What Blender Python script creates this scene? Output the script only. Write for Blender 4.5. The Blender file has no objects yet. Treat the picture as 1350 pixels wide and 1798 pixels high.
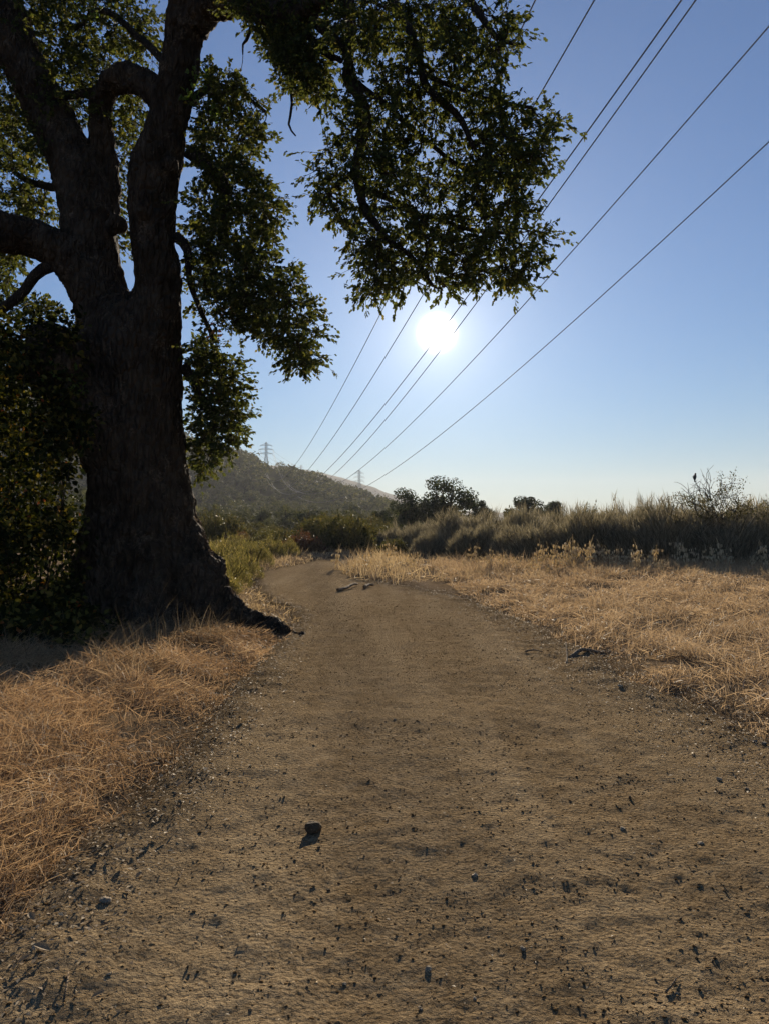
import bpy, math, random
import numpy as np
from mathutils import Vector, Matrix

random.seed(7)
RNG = np.random.default_rng(11)
SC = bpy.context.scene
COL = SC.collection

# ------------------------------------------------------------------ camera
F = 1358.0                      # focal length in pixels of the 1350 x 1798 photograph
CH = 1.5                        # eye height
PITCH = math.atan(26.0 / F)
cam_data = bpy.data.cameras.new('camera')
cam = bpy.data.objects.new('camera', cam_data)
COL.objects.link(cam)
cam.location = (0, 0, CH)
cam.rotation_euler = (math.pi / 2 + PITCH, 0, 0)
cam_data.sensor_fit = 'VERTICAL'
cam_data.sensor_height = 24.0
cam_data.sensor_width = 18.0
cam_data.lens = 24.0 * F / 1798.0
cam_data.clip_start = 0.05
cam_data.clip_end = 20000
SC.camera = cam

# ------------------------------------------------------------------ world and sun
SUN_EL = math.radians(14.1)
SUN_AZ = math.radians(3.9)      # clockwise from +Y
SUN_DIR = Vector((math.sin(SUN_AZ) * math.cos(SUN_EL), math.cos(SUN_AZ) * math.cos(SUN_EL), math.sin(SUN_EL)))
world = bpy.data.worlds.new('World')
SC.world = world
world.use_nodes = True
wn, wl = world.node_tree.nodes, world.node_tree.links
wn.clear()
w_out = wn.new('ShaderNodeOutputWorld')
w_add = wn.new('ShaderNodeAddShader')
w_bg = wn.new('ShaderNodeBackground')
w_bg.inputs['Strength'].default_value = 0.05
w_sky = wn.new('ShaderNodeTexSky')
w_sky.sky_type = 'NISHITA'
w_sky.sun_disc = False
w_sky.sun_elevation = SUN_EL
w_sky.sun_rotation = SUN_AZ
w_sky.altitude = 100
w_sky.air_density = 1.25
w_sky.dust_density = 0.05
w_sky.ozone_density = 8.5
wl.new(w_sky.outputs[0], w_bg.inputs['Color'])
# the sun itself, seen as a small over-bright disc with its aureole
w_tc = wn.new('ShaderNodeTexCoord')
w_dot = wn.new('ShaderNodeVectorMath'); w_dot.operation = 'DOT_PRODUCT'
w_dot.inputs[1].default_value = SUN_DIR
wl.new(w_tc.outputs['Generated'], w_dot.inputs[0])
def wmath(op, a, b=None):
    n = wn.new('ShaderNodeMath'); n.operation = op
    for i, v in enumerate((a, b)):
        if v is None: continue
        if isinstance(v, (int, float)): n.inputs[i].default_value = v
        else: wl.new(v, n.inputs[i])
    return n.outputs[0]
ang = wmath('ARCCOSINE', wmath('MINIMUM', w_dot.outputs['Value'], 0.9999999))
disc = wmath('MULTIPLY', wmath('EXPONENT', wmath('MULTIPLY', wmath('POWER', wmath('DIVIDE', ang, 0.0160), 3.0), -1.0)), 8.0)
halo = wmath('MULTIPLY', wmath('EXPONENT', wmath('DIVIDE', ang, -0.043)), 0.36)
halo2 = wmath('MULTIPLY', wmath('EXPONENT', wmath('DIVIDE', ang, -0.20)), 0.20)
w_bg2 = wn.new('ShaderNodeBackground')
w_bg2.inputs['Color'].default_value = (1.0, 0.95, 0.84, 1)
wl.new(wmath('ADD', wmath('ADD', disc, halo), halo2), w_bg2.inputs['Strength'])
wl.new(w_bg.outputs[0], w_add.inputs[0])
wl.new(w_bg2.outputs[0], w_add.inputs[1])
wl.new(w_add.outputs[0], w_out.inputs['Surface'])

sun_data = bpy.data.lights.new('sun', 'SUN')
sun_data.energy = 5.0
sun_data.angle = math.radians(0.5)
sun_data.color = (1.0, 0.87, 0.68)
sun = bpy.data.objects.new('sun', sun_data)
COL.objects.link(sun)
sun.rotation_euler = (-SUN_DIR).to_track_quat('-Z', 'Y').to_euler()
sun.location = SUN_DIR * 50

vs = SC.view_settings
vs.view_transform = 'Standard'
vs.look = 'None'
vs.gamma = 1.0
vs.exposure = 0.92
vs.use_curve_mapping = False
cy = SC.cycles
cy.max_bounces = 6
cy.diffuse_bounces = 3
cy.glossy_bounces = 2
cy.transmission_bounces = 4
cy.volume_bounces = 1
cy.transparent_max_bounces = 4
cy.use_adaptive_sampling = True
cy.adaptive_threshold = 0.02
cy.use_denoising = True
cy.caustics_reflective = False
cy.caustics_refractive = False

# ------------------------------------------------------------------ helpers
CP, SP = math.cos(PITCH), math.sin(PITCH)
def at(px, py, Y):
    """pixel of the photograph + distance ahead -> world point"""
    u, v = (px - 675.0) / F, (899.0 - py) / F
    dy, dz = CP - v * SP, SP + v * CP
    s = Y / dy
    return np.array((u * s, Y, CH + dz * s))
def gp(px, py, z=0.0):
    u, v = (px - 675.0) / F, (899.0 - py) / F
    dy, dz = CP - v * SP, SP + v * CP
    s = (z - CH) / dz
    return np.array((u * s, dy * s, z))
def proj(P):
    P = np.asarray(P, float)
    x, y, z = P[..., 0], P[..., 1], P[..., 2] - CH
    d = y * CP + z * SP
    v = -y * SP + z * CP
    return 675 + F * x / d, 899 - F * v / d, d

def _h(ix, iy, iz, seed):
    h = (ix.astype(np.int64) * 374761393 + iy.astype(np.int64) * 668265263 + iz.astype(np.int64) * 1274126177 + seed * 974711) & 0xffffffff
    h = ((h ^ (h >> 13)) * 1274126177) & 0xffffffff
    h = ((h ^ (h >> 16)) * 2246822519) & 0xffffffff
    return ((h ^ (h >> 15)) & 0xffffff) / float(0xffffff) * 2 - 1
def vnoise(P, seed=0):
    P = np.asarray(P, float)
    I = np.floor(P).astype(np.int64)
    f = P - I
    f = f * f * (3 - 2 * f)
    x, y, z = I[..., 0], I[..., 1], I[..., 2]
    fx, fy, fz = f[..., 0], f[..., 1], f[..., 2]
    def L(a, b, t): return a + (b - a) * t
    c00 = L(_h(x, y, z, seed), _h(x + 1, y, z, seed), fx)
    c10 = L(_h(x, y + 1, z, seed), _h(x + 1, y + 1, z, seed), fx)
    c01 = L(_h(x, y, z + 1, seed), _h(x + 1, y, z + 1, seed), fx)
    c11 = L(_h(x, y + 1, z + 1, seed), _h(x + 1, y + 1, z + 1, seed), fx)
    return L(L(c00, c10, fy), L(c01, c11, fy), fz)
def fbm(P, octv=4, seed=0, gain=0.5):
    P = np.asarray(P, float); a, t = 1.0, 0.0
    for k in range(octv):
        t = t + a * vnoise(P * (2.03 ** k) + 17.3 * k, seed + k); a *= gain
    return t
def n2(x, y, s, seed=0, octv=3):
    x = np.asarray(x, float); y = np.asarray(y, float)
    return fbm(np.stack([x / s, y / s, np.full_like(x, 0.37)], -1), octv, seed)
def smooth(t):
    t = np.clip(t, 0, 1); return t * t * (3 - 2 * t)

def mesh_from(name, V, faces, mats=(), shade_smooth=False):
    """V: n x 3; faces: list of integer arrays (m x k)"""
    me = bpy.data.meshes.new(name)
    V = np.asarray(V, np.float32)
    me.vertices.add(len(V)); me.vertices.foreach_set('co', V.ravel())
    faces = [np.asarray(f, np.int32) for f in faces if len(f)]
    loops = np.concatenate([f.ravel() for f in faces])
    tot = np.concatenate([np.full(len(f), f.shape[1], np.int32) for f in faces])
    start = np.concatenate([[0], np.cumsum(tot)[:-1]]).astype(np.int32)
    me.loops.add(len(loops)); me.loops.foreach_set('vertex_index', loops)
    me.polygons.add(len(tot)); me.polygons.foreach_set('loop_start', start)
    me.polygons.foreach_set('loop_total', tot)
    if shade_smooth: me.polygons.foreach_set('use_smooth', np.ones(len(tot), bool))
    me.update(calc_edges=True)
    for m in mats: me.materials.append(m)
    return me

class MB:
    """collects vertices and faces for one mesh"""
    def __init__(self): self.V, self.Fc, self.n = [], {}, 0
    def add(self, V, *faces):
        V = np.asarray(V, float)
        for f in faces:
            f = np.asarray(f, int)
            if len(f): self.Fc.setdefault(f.shape[1], []).append(f + self.n)
        self.V.append(V); self.n += len(V)
    def mesh(self, name, m, sm=False):
        return mesh_from(name, np.concatenate(self.V), [np.concatenate(v) for v in self.Fc.values()], (m,), sm)

def catmull(P, R, step):
    P = np.asarray(P, float); R = np.asarray(R, float)
    Q = np.vstack([2 * P[0] - P[1], P, 2 * P[-1] - P[-2]])
    S = np.concatenate([[R[0]], R, [R[-1]]])
    out, rad = [], []
    for i in range(1, len(Q) - 2):
        n = max(2, int(np.linalg.norm(Q[i + 1] - Q[i]) / step))
        for t in np.arange(n) / n:
            a = 2 * Q[i]; b = Q[i + 1] - Q[i - 1]
            c = 2 * Q[i - 1] - 5 * Q[i] + 4 * Q[i + 1] - Q[i + 2]
            d = -Q[i - 1] + 3 * Q[i] - 3 * Q[i + 1] + Q[i + 2]
            out.append(0.5 * (a + b * t + c * t * t + d * t ** 3))
            rad.append(S[i] + (S[i + 1] - S[i]) * t * t * (3 - 2 * t))
    out.append(P[-1]); rad.append(R[-1])
    return np.array(out), np.array(rad)
def tube(P, R, sides=8, cap=True):
    P = np.asarray(P, float); R = np.asarray(R, float); n = len(P)
    T = np.gradient(P, axis=0); T /= np.linalg.norm(T, axis=1)[:, None] + 1e-9
    ref = np.array((0, 0, 1.0)) if abs(T[0][2]) < .9 else np.array((1.0, 0, 0))
    u = np.cross(T[0], ref); u /= np.linalg.norm(u)
    a = np.arange(sides) * 2 * math.pi / sides
    rings = []
    for i in range(n):
        u = u - T[i] * np.dot(u, T[i]); u /= np.linalg.norm(u) + 1e-9
        w = np.cross(T[i], u)
        rings.append(P[i] + R[i] * (np.cos(a)[:, None] * u + np.sin(a)[:, None] * w))
    V = np.concatenate(rings)
    i = np.arange(n - 1)[:, None] * sides; j = np.arange(sides)[None, :]; k = (j + 1) % sides
    Q = np.stack([i + j, i + k, i + sides + k, i + sides + j], -1).reshape(-1, 4)
    if not cap: return V, Q, np.zeros((0, 3), int)
    V = np.vstack([V, P[0], P[-1]])
    jj = np.arange(sides); kk = (jj + 1) % sides; b = (n - 1) * sides
    Tt = np.vstack([np.stack([np.full(sides, n * sides), kk, jj], -1), np.stack([np.full(sides, n * sides + 1), b + jj, b + kk], -1)])
    return V, Q, Tt
def icosphere(sub):
    import bmesh
    bm = bmesh.new(); bmesh.ops.create_icosphere(bm, subdivisions=sub, radius=1)
    V = np.array([v.co[:] for v in bm.verts]); Fa = np.array([[v.index for v in f.verts] for f in bm.faces]); bm.free()
    return V, Fa
ICO1, ICO1F = icosphere(1)
ICO2, ICO2F = icosphere(2)
ICO3, ICO3F = icosphere(3)

def tag(o, label=None, cat=None, group=None, kind=None):
    if label: o['label'] = label
    if cat: o['category'] = cat
    if group: o['group'] = group
    if kind: o['kind'] = kind
    return o
def obj(name, me, parent=None):
    o = bpy.data.objects.new(name, me); COL.objects.link(o)
    if parent: o.parent = parent
    return o
def thing(name, label, cat, loc=(0, 0, 0), rz=0.0, group=None, scale=None):
    o = bpy.data.objects.new(name, None); COL.objects.link(o)
    o.empty_display_size = 0.1
    o.location = tuple(loc); o.rotation_euler = (0, 0, rz)
    if scale is not None: o.scale = scale
    return tag(o, label, cat, group)

# ------------------------------------------------------------------ materials
class NT:
    def __init__(self, name):
        self.m = bpy.data.materials.new(name); self.m.use_nodes = True
        self.t = self.m.node_tree; self.t.nodes.clear()
        self.out = self.n('ShaderNodeOutputMaterial')
    def n(self, typ, **kw):
        n = self.t.nodes.new(typ)
        for k, v in kw.items():
            if hasattr(n, k) and k not in n.inputs: setattr(n, k, v)
            else: self.set(n, k, v)
        return n
    def set(self, n, k, v):
        s = n.inputs[k]
        if hasattr(v, 'is_linked') or hasattr(v, 'links'): self.t.links.new(v, s)
        else: s.default_value = v
    def link(self, a, b): self.t.links.new(a, b)
    def ramp(self, fac, stops, interp='LINEAR'):
        r = self.n('ShaderNodeValToRGB'); self.link(fac, r.inputs[0])
        cr = r.color_ramp; cr.interpolation = interp
        while len(cr.elements) < len(stops): cr.elements.new(0.5)
        for e, (p, c) in zip(cr.elements, stops):
            e.position = p; e.color = (*c, 1) if len(c) == 3 else c
        return r.outputs[0]
    def noise(self, vec, scale, detail=3, rough=0.55):
        n = self.n('ShaderNodeTexNoise'); self.link(vec, n.inputs['Vector'])
        n.inputs['Scale'].default_value = scale; n.inputs['Detail'].default_value = detail
        n.inputs['Roughness'].default_value = rough
        return n.outputs['Fac']
    def math(self, op, a, b=0.0):
        n = self.n('ShaderNodeMath', operation=op)
        for i, v in enumerate((a, b)):
            if isinstance(v, (int, float)): n.inputs[i].default_value = v
            else: self.link(v, n.inputs[i])
        return n.outputs[0]
    def mixc(self, fac, a, b, mode='MIX'):
        n = self.n('ShaderNodeMixRGB', blend_type=mode)
        for i, v in enumerate((fac, a, b)):
            if isinstance(v, (int, float)): n.inputs[i].default_value = v
            elif isinstance(v, tuple): n.inputs[i].default_value = (*v, 1)
            else: self.link(v, n.inputs[i])
        return n.outputs[0]
    def pos(self): return self.n('ShaderNodeNewGeometry').outputs['Position']
    def objco(self): return self.n('ShaderNodeTexCoord').outputs['Object']
    def island(self): return self.n('ShaderNodeNewGeometry').outputs['Random Per Island']
    def bump(self, h, strength, dist):
        b = self.n('ShaderNodeBump'); self.link(h, b.inputs['Height'])
        b.inputs['Strength'].default_value = strength; b.inputs['Distance'].default_value = dist
        return b.outputs[0]
    def princ(self, color, rough=0.8, spec=0.3, metal=0.0, normal=None):
        p = self.n('ShaderNodeBsdfPrincipled')
        if isinstance(color, tuple): p.inputs['Base Color'].default_value = (*color, 1)
        else: self.link(color, p.inputs['Base Color'])
        p.inputs['Roughness'].default_value = rough
        p.inputs['Specular IOR Level'].default_value = spec
        p.inputs['Metallic'].default_value = metal
        if normal is not None: self.link(normal, p.inputs['Normal'])
        return p.outputs[0]
    def done(self, sh): self.link(sh, self.out.inputs['Surface']); return self.m

def leaf_mat(name, stops, trans=0.45, tint=(1.5, 1.45, 0.55), rough=0.5, spec=0.35, patch=0.0, patch_scale=0.7):
    t = NT(name)
    r = t.island()
    if patch > 0:
        pn = t.noise(t.pos(), patch_scale, 2)
        r = t.math('ADD', t.math('MULTIPLY', r, 1 - patch), t.math('MULTIPLY', t.math('MULTIPLY', t.math('SUBTRACT', pn, 0.25), 2.0), patch))
    c = t.ramp(r, stops)
    d = t.princ(c, rough, spec)
    tr = t.n('ShaderNodeBsdfTranslucent'); t.link(t.mixc(1.0, c, tint, 'MULTIPLY'), tr.inputs['Color'])
    mx = t.n('ShaderNodeMixShader'); mx.inputs[0].default_value = trans
    t.link(d, mx.inputs[1]); t.link(tr.outputs[0], mx.inputs[2])
    return t.done(mx.outputs[0])

M = {}
M['oak_leaf'] = leaf_mat('oak_leaf', [(0, (.036, .05, .022)), (.5, (.06, .076, .031)), (.9, (.095, .105, .042)), (1, (.14, .125, .05))], 0.42, (1.55, 1.38, .55), rough=.8, spec=.05)
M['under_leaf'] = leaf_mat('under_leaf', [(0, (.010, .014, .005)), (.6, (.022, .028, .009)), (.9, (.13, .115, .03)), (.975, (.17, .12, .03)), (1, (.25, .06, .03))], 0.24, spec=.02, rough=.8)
M['fresh_leaf'] = leaf_mat('fresh_leaf', [(0, (.06, .10, .025)), (1, (.12, .16, .04))], 0.5)
M['red_leaf'] = leaf_mat('red_leaf', [(0, (.075, .035, .025)), (.5, (.11, .055, .035)), (1, (.10, .085, .04))], 0.4, (1.3, 1.0, .7))
M['gold_straw'] = leaf_mat('gold_straw', [(0, (.18, .115, .062)), (.4, (.36, .24, .138)), (.8, (.50, .37, .225)), (1, (.70, .60, .45))], 0.42, (1.1, 1.0, .85), .6, .08, patch=0.4, patch_scale=0.9)
M['straw'] = leaf_mat('straw', [(0, (.20, .145, .088)), (.4, (.36, .265, .165)), (.8, (.51, .395, .26)), (1, (.66, .56, .41))], 0.42, (1.1, 1.0, .85), .6, .08, patch=0.35, patch_scale=0.8)
M['pale_straw'] = leaf_mat('pale_straw', [(0, (.55, .48, .34)), (1, (.78, .71, .55))], 0.55, (1.1, 1.0, .8), .55, .25)
M['far_straw'] = leaf_mat('far_straw', [(0, (.26, .19, .11)), (.5, (.40, .305, .185)), (1, (.56, .455, .30))], 0.42, (1.1, 1.0, .8), .6, .2, patch=0.35, patch_scale=0.35)
M['shaded_straw'] = leaf_mat('shaded_straw', [(0, (.09, .07, .045)), (.8, (.18, .14, .09)), (1, (.34, .28, .19))], 0.4, (1.1, 1.0, .85), .7, .08)  # shaded copy of the straw, the shade put into its colour
M['brush'] = leaf_mat('brush', [(0, (.10, .09, .062)), (.5, (.21, .185, .13)), (1, (.37, .32, .23))], 0.40, (1.05, 1.0, .82), .8, .1)
M['scrub'] = leaf_mat('scrub', [(0, (.04, .045, .02)), (.6, (.075, .075, .033)), (1, (.15, .12, .055))], 0.36, (1.3, 1.2, .6), .6, .2)
M['weed'] = leaf_mat('weed', [(0, (.065, .066, .03)), (.6, (.14, .128, .06)), (1, (.30, .245, .13))], 0.45, (1.3, 1.2, .6), .6, .2)
M['hill_leaf'] = leaf_mat('hill_leaf', [(0, (.045, .054, .026)), (.6, (.085, .093, .043)), (1, (.17, .16, .075))], 0.26, (1.3, 1.2, .6), .7, .15)
M['dark_leaf'] = leaf_mat('dark_leaf', [(0, (.025, .035, .014)), (1, (.055, .065, .025))], 0.3, (1.3, 1.2, .6), .6, .2)
M['chaff'] = leaf_mat('chaff', [(0, (.09, .055, .028)), (.35, (.22, .145, .08)), (.75, (.38, .28, .165)), (1, (.50, .40, .26))], 0.2, (1, .95, .8), .7, .2)

def bark(name, a, b, sc=1.0):
    t = NT(name)
    p = t.objco()
    mp = t.n('ShaderNodeMapping'); t.link(p, mp.inputs['Vector']); mp.inputs['Scale'].default_value = (1, 1, .35)
    n1 = t.noise(mp.outputs[0], 9 * sc, 5, .65); n2_ = t.noise(p, 2.2 * sc, 3)
    vo = t.n('ShaderNodeTexVoronoi', feature='DISTANCE_TO_EDGE'); t.link(mp.outputs[0], vo.inputs['Vector']); vo.inputs['Scale'].default_value = 14 * sc
    h = t.math('ADD', t.math('MULTIPLY', t.math('MINIMUM', vo.outputs['Distance'], .25), 2.2), n1)
    c = t.mixc(t.ramp(t.math('MULTIPLY', n1, n2_), [(.16, (0, 0, 0)), (.36, (1, 1, 1))]), a, b)
    c = t.mixc(t.math('MULTIPLY', n2_, .6), c, tuple(x * 1.35 for x in a))
    lich = t.math('MULTIPLY', t.ramp(t.noise(p, 3.1 * sc, 6, .72), [(.54, (0, 0, 0)), (.62, (1, 1, 1))]), t.ramp(t.noise(p, 26 * sc, 3, .7), [(.45, (0, 0, 0)), (.6, (.55, .55, .55))]))
    c = t.mixc(lich, c, tuple(x * 1.9 for x in b))
    return t.done(t.princ(c, .95, .08, normal=t.bump(h, 1.0, .11 / sc)))
M['bark'] = bark('bark', (.034, .024, .016), (.115, .083, .058))
M['twig'] = bark('twig', (.032, .025, .019), (.07, .055, .042), 2)
M['dead_wood'] = bark('dead_wood', (.22, .155, .10), (.42, .32, .22), 4)
M['dark_wood'] = bark('dark_wood', (.05, .04, .03), (.11, .085, .06), 4)

def soil(name, a, b, c, bump=0.5):
    t = NT(name)
    p = t.pos()
    hum_shade = t.n('ShaderNodeAttribute', attribute_name='humus_shade').outputs['Fac']
    mpp = t.n('ShaderNodeMapping'); t.link(p, mpp.inputs['Vector']); mpp.inputs['Scale'].default_value = (1.5, .16, 1)
    worn = t.noise(mpp.outputs[0], 1.0, 3)
    n0 = t.noise(p, .55, 3); n1 = t.noise(p, 6, 5, .6); n2_ = t.noise(p, 55, 4, .65); n3 = t.noise(p, 190, 2, .6)
    col = t.ramp(n1, [(.3, a), (.55, b), (.75, c)])
    col = t.mixc(t.math('MULTIPLY', n0, .55), col, tuple(x * .72 for x in a))
    col = t.mixc(t.ramp(worn, [(.42, (0, 0, 0)), (.70, (.5, .5, .5))]), col, tuple(min(1, x * 1.1) for x in c))
    col = t.mixc(hum_shade, col, (.036, .026, .016))  # dark soil colour for leaf mould, with shade painted in as well
    sp = t.ramp(n2_, [(.38, (.55, .52, .5)), (.5, (1, 1, 1)), (.68, (1.25, 1.22, 1.18))])
    col = t.mixc(.8, col, sp, 'MULTIPLY')
    vo = t.n('ShaderNodeTexVoronoi'); t.link(p, vo.inputs['Vector']); vo.inputs['Scale'].default_value = 42
    h = t.math('ADD', t.math('ADD', t.math('MULTIPLY', n2_, 1.0), t.math('MULTIPLY', n3, .35)), t.math('MULTIPLY', vo.outputs['Distance'], -.5))
    return t.done(t.princ(col, 1.0, .0, normal=t.bump(h, bump, .035)))
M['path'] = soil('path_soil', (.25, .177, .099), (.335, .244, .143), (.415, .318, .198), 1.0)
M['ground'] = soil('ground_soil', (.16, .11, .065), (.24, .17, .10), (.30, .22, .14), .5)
def stone(name, a, b):
    t = NT(name); p = t.objco()
    n = t.noise(p, 2.5, 5, .65)
    rnd = t.n('ShaderNodeObjectInfo').outputs['Random']
    col = t.mixc(n, a, b); col = t.mixc(t.math('MULTIPLY', rnd, .45), col, tuple(x * .5 for x in a))
    return t.done(t.princ(col, .9, .2, normal=t.bump(n, .7, .3)))
M['stone'] = stone('stone', (.10, .064, .034), (.26, .175, .10))
M['pale_stone'] = stone('pale_stone', (.42, .31, .20), (.68, .55, .39))
def clod():
    t = NT('clod'); r = t.island(); p = t.pos()
    col = t.ramp(r, [(0, (.07, .042, .02)), (.55, (.17, .108, .052)), (.95, (.27, .18, .095)), (1, (.46, .36, .24))])
    return t.done(t.princ(col, 1.0, .0, normal=t.bump(t.noise(p, 220, 3), .5, .004)))
M['clod'] = clod()
def plain(name, col, rough=.6, metal=0.0, spec=.3, var=.25, sc=3):
    t = NT(name); n = t.noise(t.objco(), sc, 3)
    return t.done(t.princ(t.mixc(n, tuple(x * (1 - var) for x in col), tuple(min(1, x * (1 + var)) for x in col)), rough, spec, metal))
M['steel'] = plain('galvanised_steel', (.36, .37, .38), .55, .5)
M['cable'] = plain('aluminium_cable', (.20, .20, .21), .7, .25, .15)
M['insulator'] = plain('insulator_glass', (.22, .2, .19), .3)
M['feather'] = plain('feather', (.05, .048, .05), .6, sc=40)
M['beak'] = plain('beak', (.06, .05, .04), .5, sc=40)
def ridge_m():
    t = NT('ridge_cover'); p = t.pos()
    n = t.noise(p, .012, 5, .6)
    return t.done(t.princ(t.ramp(n, [(.35, (.06, .065, .035)), (.6, (.16, .115, .075))]), 1.0, 0))
M['ridge'] = ridge_m()
def hill_m():
    t = NT('hill_soil'); p = t.pos(); n = t.noise(p, .06, 4, .6)
    return t.done(t.princ(t.ramp(n, [(.35, (.025, .027, .013)), (.65, (.05, .044, .024))]), 1.0, 0))
M['hill'] = hill_m()

# ------------------------------------------------------------------ terrain
LY = np.array([-12, 0, 3, 5.6, 9, 11, 12.3, 15, 17.7, 21.4, 25.5, 30.4, 34, 45, 60, 90.])
LX = np.array([-1.6, -1.45, -1.28, -1.2, -1.3, -1.18, -1.2, -1.9, -2.6, -3.5, -3.85, -3.2, -2.7, -.2, 5, 20.])
RY = np.array([-12, 0, 3, 5, 6.5, 7.7, 9.5, 12.3, 15.1, 19.4, 22.6, 27, 34, 45, 60, 90.])
RX = np.array([2.8, 2.7, 2.6, 2.5, 2.42, 2.22, 2.25, 2.05, 1.70, .36, -1.15, -1.75, -1.3, 1.8, 7.5, 23.])
def path_l(y): return np.interp(y, LY, LX) + 0.10 * n2(y, y * 0, 1.1, 3, 2)
def path_r(y): return np.interp(y, RY, RX) + 0.12 * n2(y, y * 0 + 9, 1.3, 4, 2)
def dout(x, y):
    """distance outside the path (negative inside)"""
    return np.maximum(path_l(y) - x, x - path_r(y))
def hill_h(x, y):
    H = np.clip(10 - (x - 9) * .325, 0, 100)
    H = np.where(x > 9, 10 * smooth(1 - (x - 9) / 70), H)
    t = smooth((y - 250) / 285.0) + .04 * smooth((y - 105) / 145)
    far = 1 - .55 * smooth((y - 560) / 500)
    return H * t * far * (1 + .12 * n2(x, y, 70, 21, 3)) - .004 * np.clip(y - 60, 0, 400) * smooth((x + 10) / 40)
def bank(x, y):
    d = dout(x, y)
    left = (path_l(y) - x) > 0
    b = np.where(left, .13 * smooth(d / 1.2) + .10 * smooth((d - 1.5) / 4), .06 * smooth(d / 1.0) + .10 * smooth((d - 1) / 8))
    return b + .05 * smooth(d / .6) * n2(x, y, .9, 5, 3)
def gz(x, y):
    x = np.asarray(x, float); y = np.asarray(y, float)
    d = dout(x, y)
    z = np.where(d > 0, bank(x, y), 0)
    z = z - .07 * (1 - smooth((d - .08) / .22)) * (y < 88)
    return z + hill_h(x, y)
def pz(x, y):
    x = np.asarray(x, float); y = np.asarray(y, float)
    d = dout(x, y)
    z = .018 * n2(x, y, .9, 31, 3) + .006 * n2(x, y, .16, 32, 3) + .0065 * n2(x, y, .05, 33, 2)
    z = z + .012 * np.abs(n2(x, y, .3, 36, 2)) * smooth((d + .6) / .6)
    return z - .10 * smooth((d - .05) / .33) + .03 * smooth((d + .35) / .35)
def surf(x, y):
    x = np.asarray(x, float); y = np.asarray(y, float)
    return np.maximum(gz(x, y), np.where(dout(x, y) < .38, pz(x, y), -9))

def humus_shade_at(x, y):
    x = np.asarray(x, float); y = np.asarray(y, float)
    # leaf mould and painted shade under the oak, left of the trunk and round its foot
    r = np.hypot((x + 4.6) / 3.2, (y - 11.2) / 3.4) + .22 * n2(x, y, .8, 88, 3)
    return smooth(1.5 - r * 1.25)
def add_humus_shade(me, V, path=False):
    h = humus_shade_at(V[:, 0], V[:, 1])
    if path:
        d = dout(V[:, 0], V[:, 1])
        h = np.maximum(h, .5 * smooth((d + .22 + .2 * n2(V[:, 0], V[:, 1], .5, 89, 3)) / .5))  # dark edge band: soil and debris, with shade put into the colour
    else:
        h = np.maximum(h, .55 * smooth(1 - dout(V[:, 0], V[:, 1]) / .8) * (V[:, 1] < 60))  # same band on the verge, debris and painted shade together
    a = me.attributes.new('humus_shade', 'FLOAT', 'POINT'); a.data.foreach_set('value', h.astype(np.float32))
def build_ground():
    na, nr = 340, 190
    a = np.linspace(0, 2 * math.pi, na, endpoint=False)
    # finer in front of the camera
    a = a + .42 * np.sin(a * 2 + math.pi) * .5
    r = np.geomspace(.7, 3400, nr)
    A, R = np.meshgrid(a, r)
    X, Y = R * np.sin(A), R * np.cos(A)
    Z = np.where(R < 900, gz(X, Y), hill_h(X, Y)) 
    back = smooth((-Y) / 60)
    Z = Z * (1 - back)
    Z[R > 3300] -= 6
    V = np.stack([X, Y, Z], -1).reshape(-1, 3)
    V = np.vstack([V, (0, 0, -.07)])
    i = np.arange(nr - 1)[:, None] * na; j = np.arange(na)[None]; k = (j + 1) % na
    Q = np.stack([i + j, i + na + j, i + na + k, i + k], -1).reshape(-1, 4)
    Q = Q[:, ::-1]
    jj = np.arange(na)
    T = np.stack([np.full(na, len(V) - 1), (jj + 1) % na, jj], -1)
    me = mesh_from('ground', V, [Q, T], (M['ground'], M['hill']), True)
    c = V[Q].mean(1)
    mi = np.concatenate([(c[:, 1] > 70) | (np.hypot(c[:, 0], c[:, 1]) > 110), np.zeros(na, bool)]).astype(np.int32)
    me.polygons.foreach_set('material_index', mi)
    add_humus_shade(me, V)
    tag(obj('ground', me), kind='structure')
build_ground()

def build_path():
    ys = [-6.0]
    while ys[-1] < 1.0: ys.append(ys[-1] + .15)
    while ys[-1] < 85: ys.append(ys[-1] * 1.0082)
    ys = np.array(ys); nc = 310
    u = np.linspace(0, 1, nc)
    l, r = path_l(ys) - .42, path_r(ys) + .42
    X = l[:, None] + (r - l)[:, None] * u[None]; Y = np.repeat(ys[:, None], nc, 1)
    Z = pz(X, Y)
    V = np.stack([X, Y, Z], -1).reshape(-1, 3)
    i = np.arange(len(ys) - 1)[:, None] * nc; j = np.arange(nc - 1)[None]
    Q = np.stack([i + j, i + j + 1, i + nc + j + 1, i + nc + j], -1).reshape(-1, 4)
    me = mesh_from('dirt_path', V, [Q], (M['path'],), True)
    add_humus_shade(me, V, True)
    tag(obj('dirt_path', me), kind='structure')
build_path()

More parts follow.
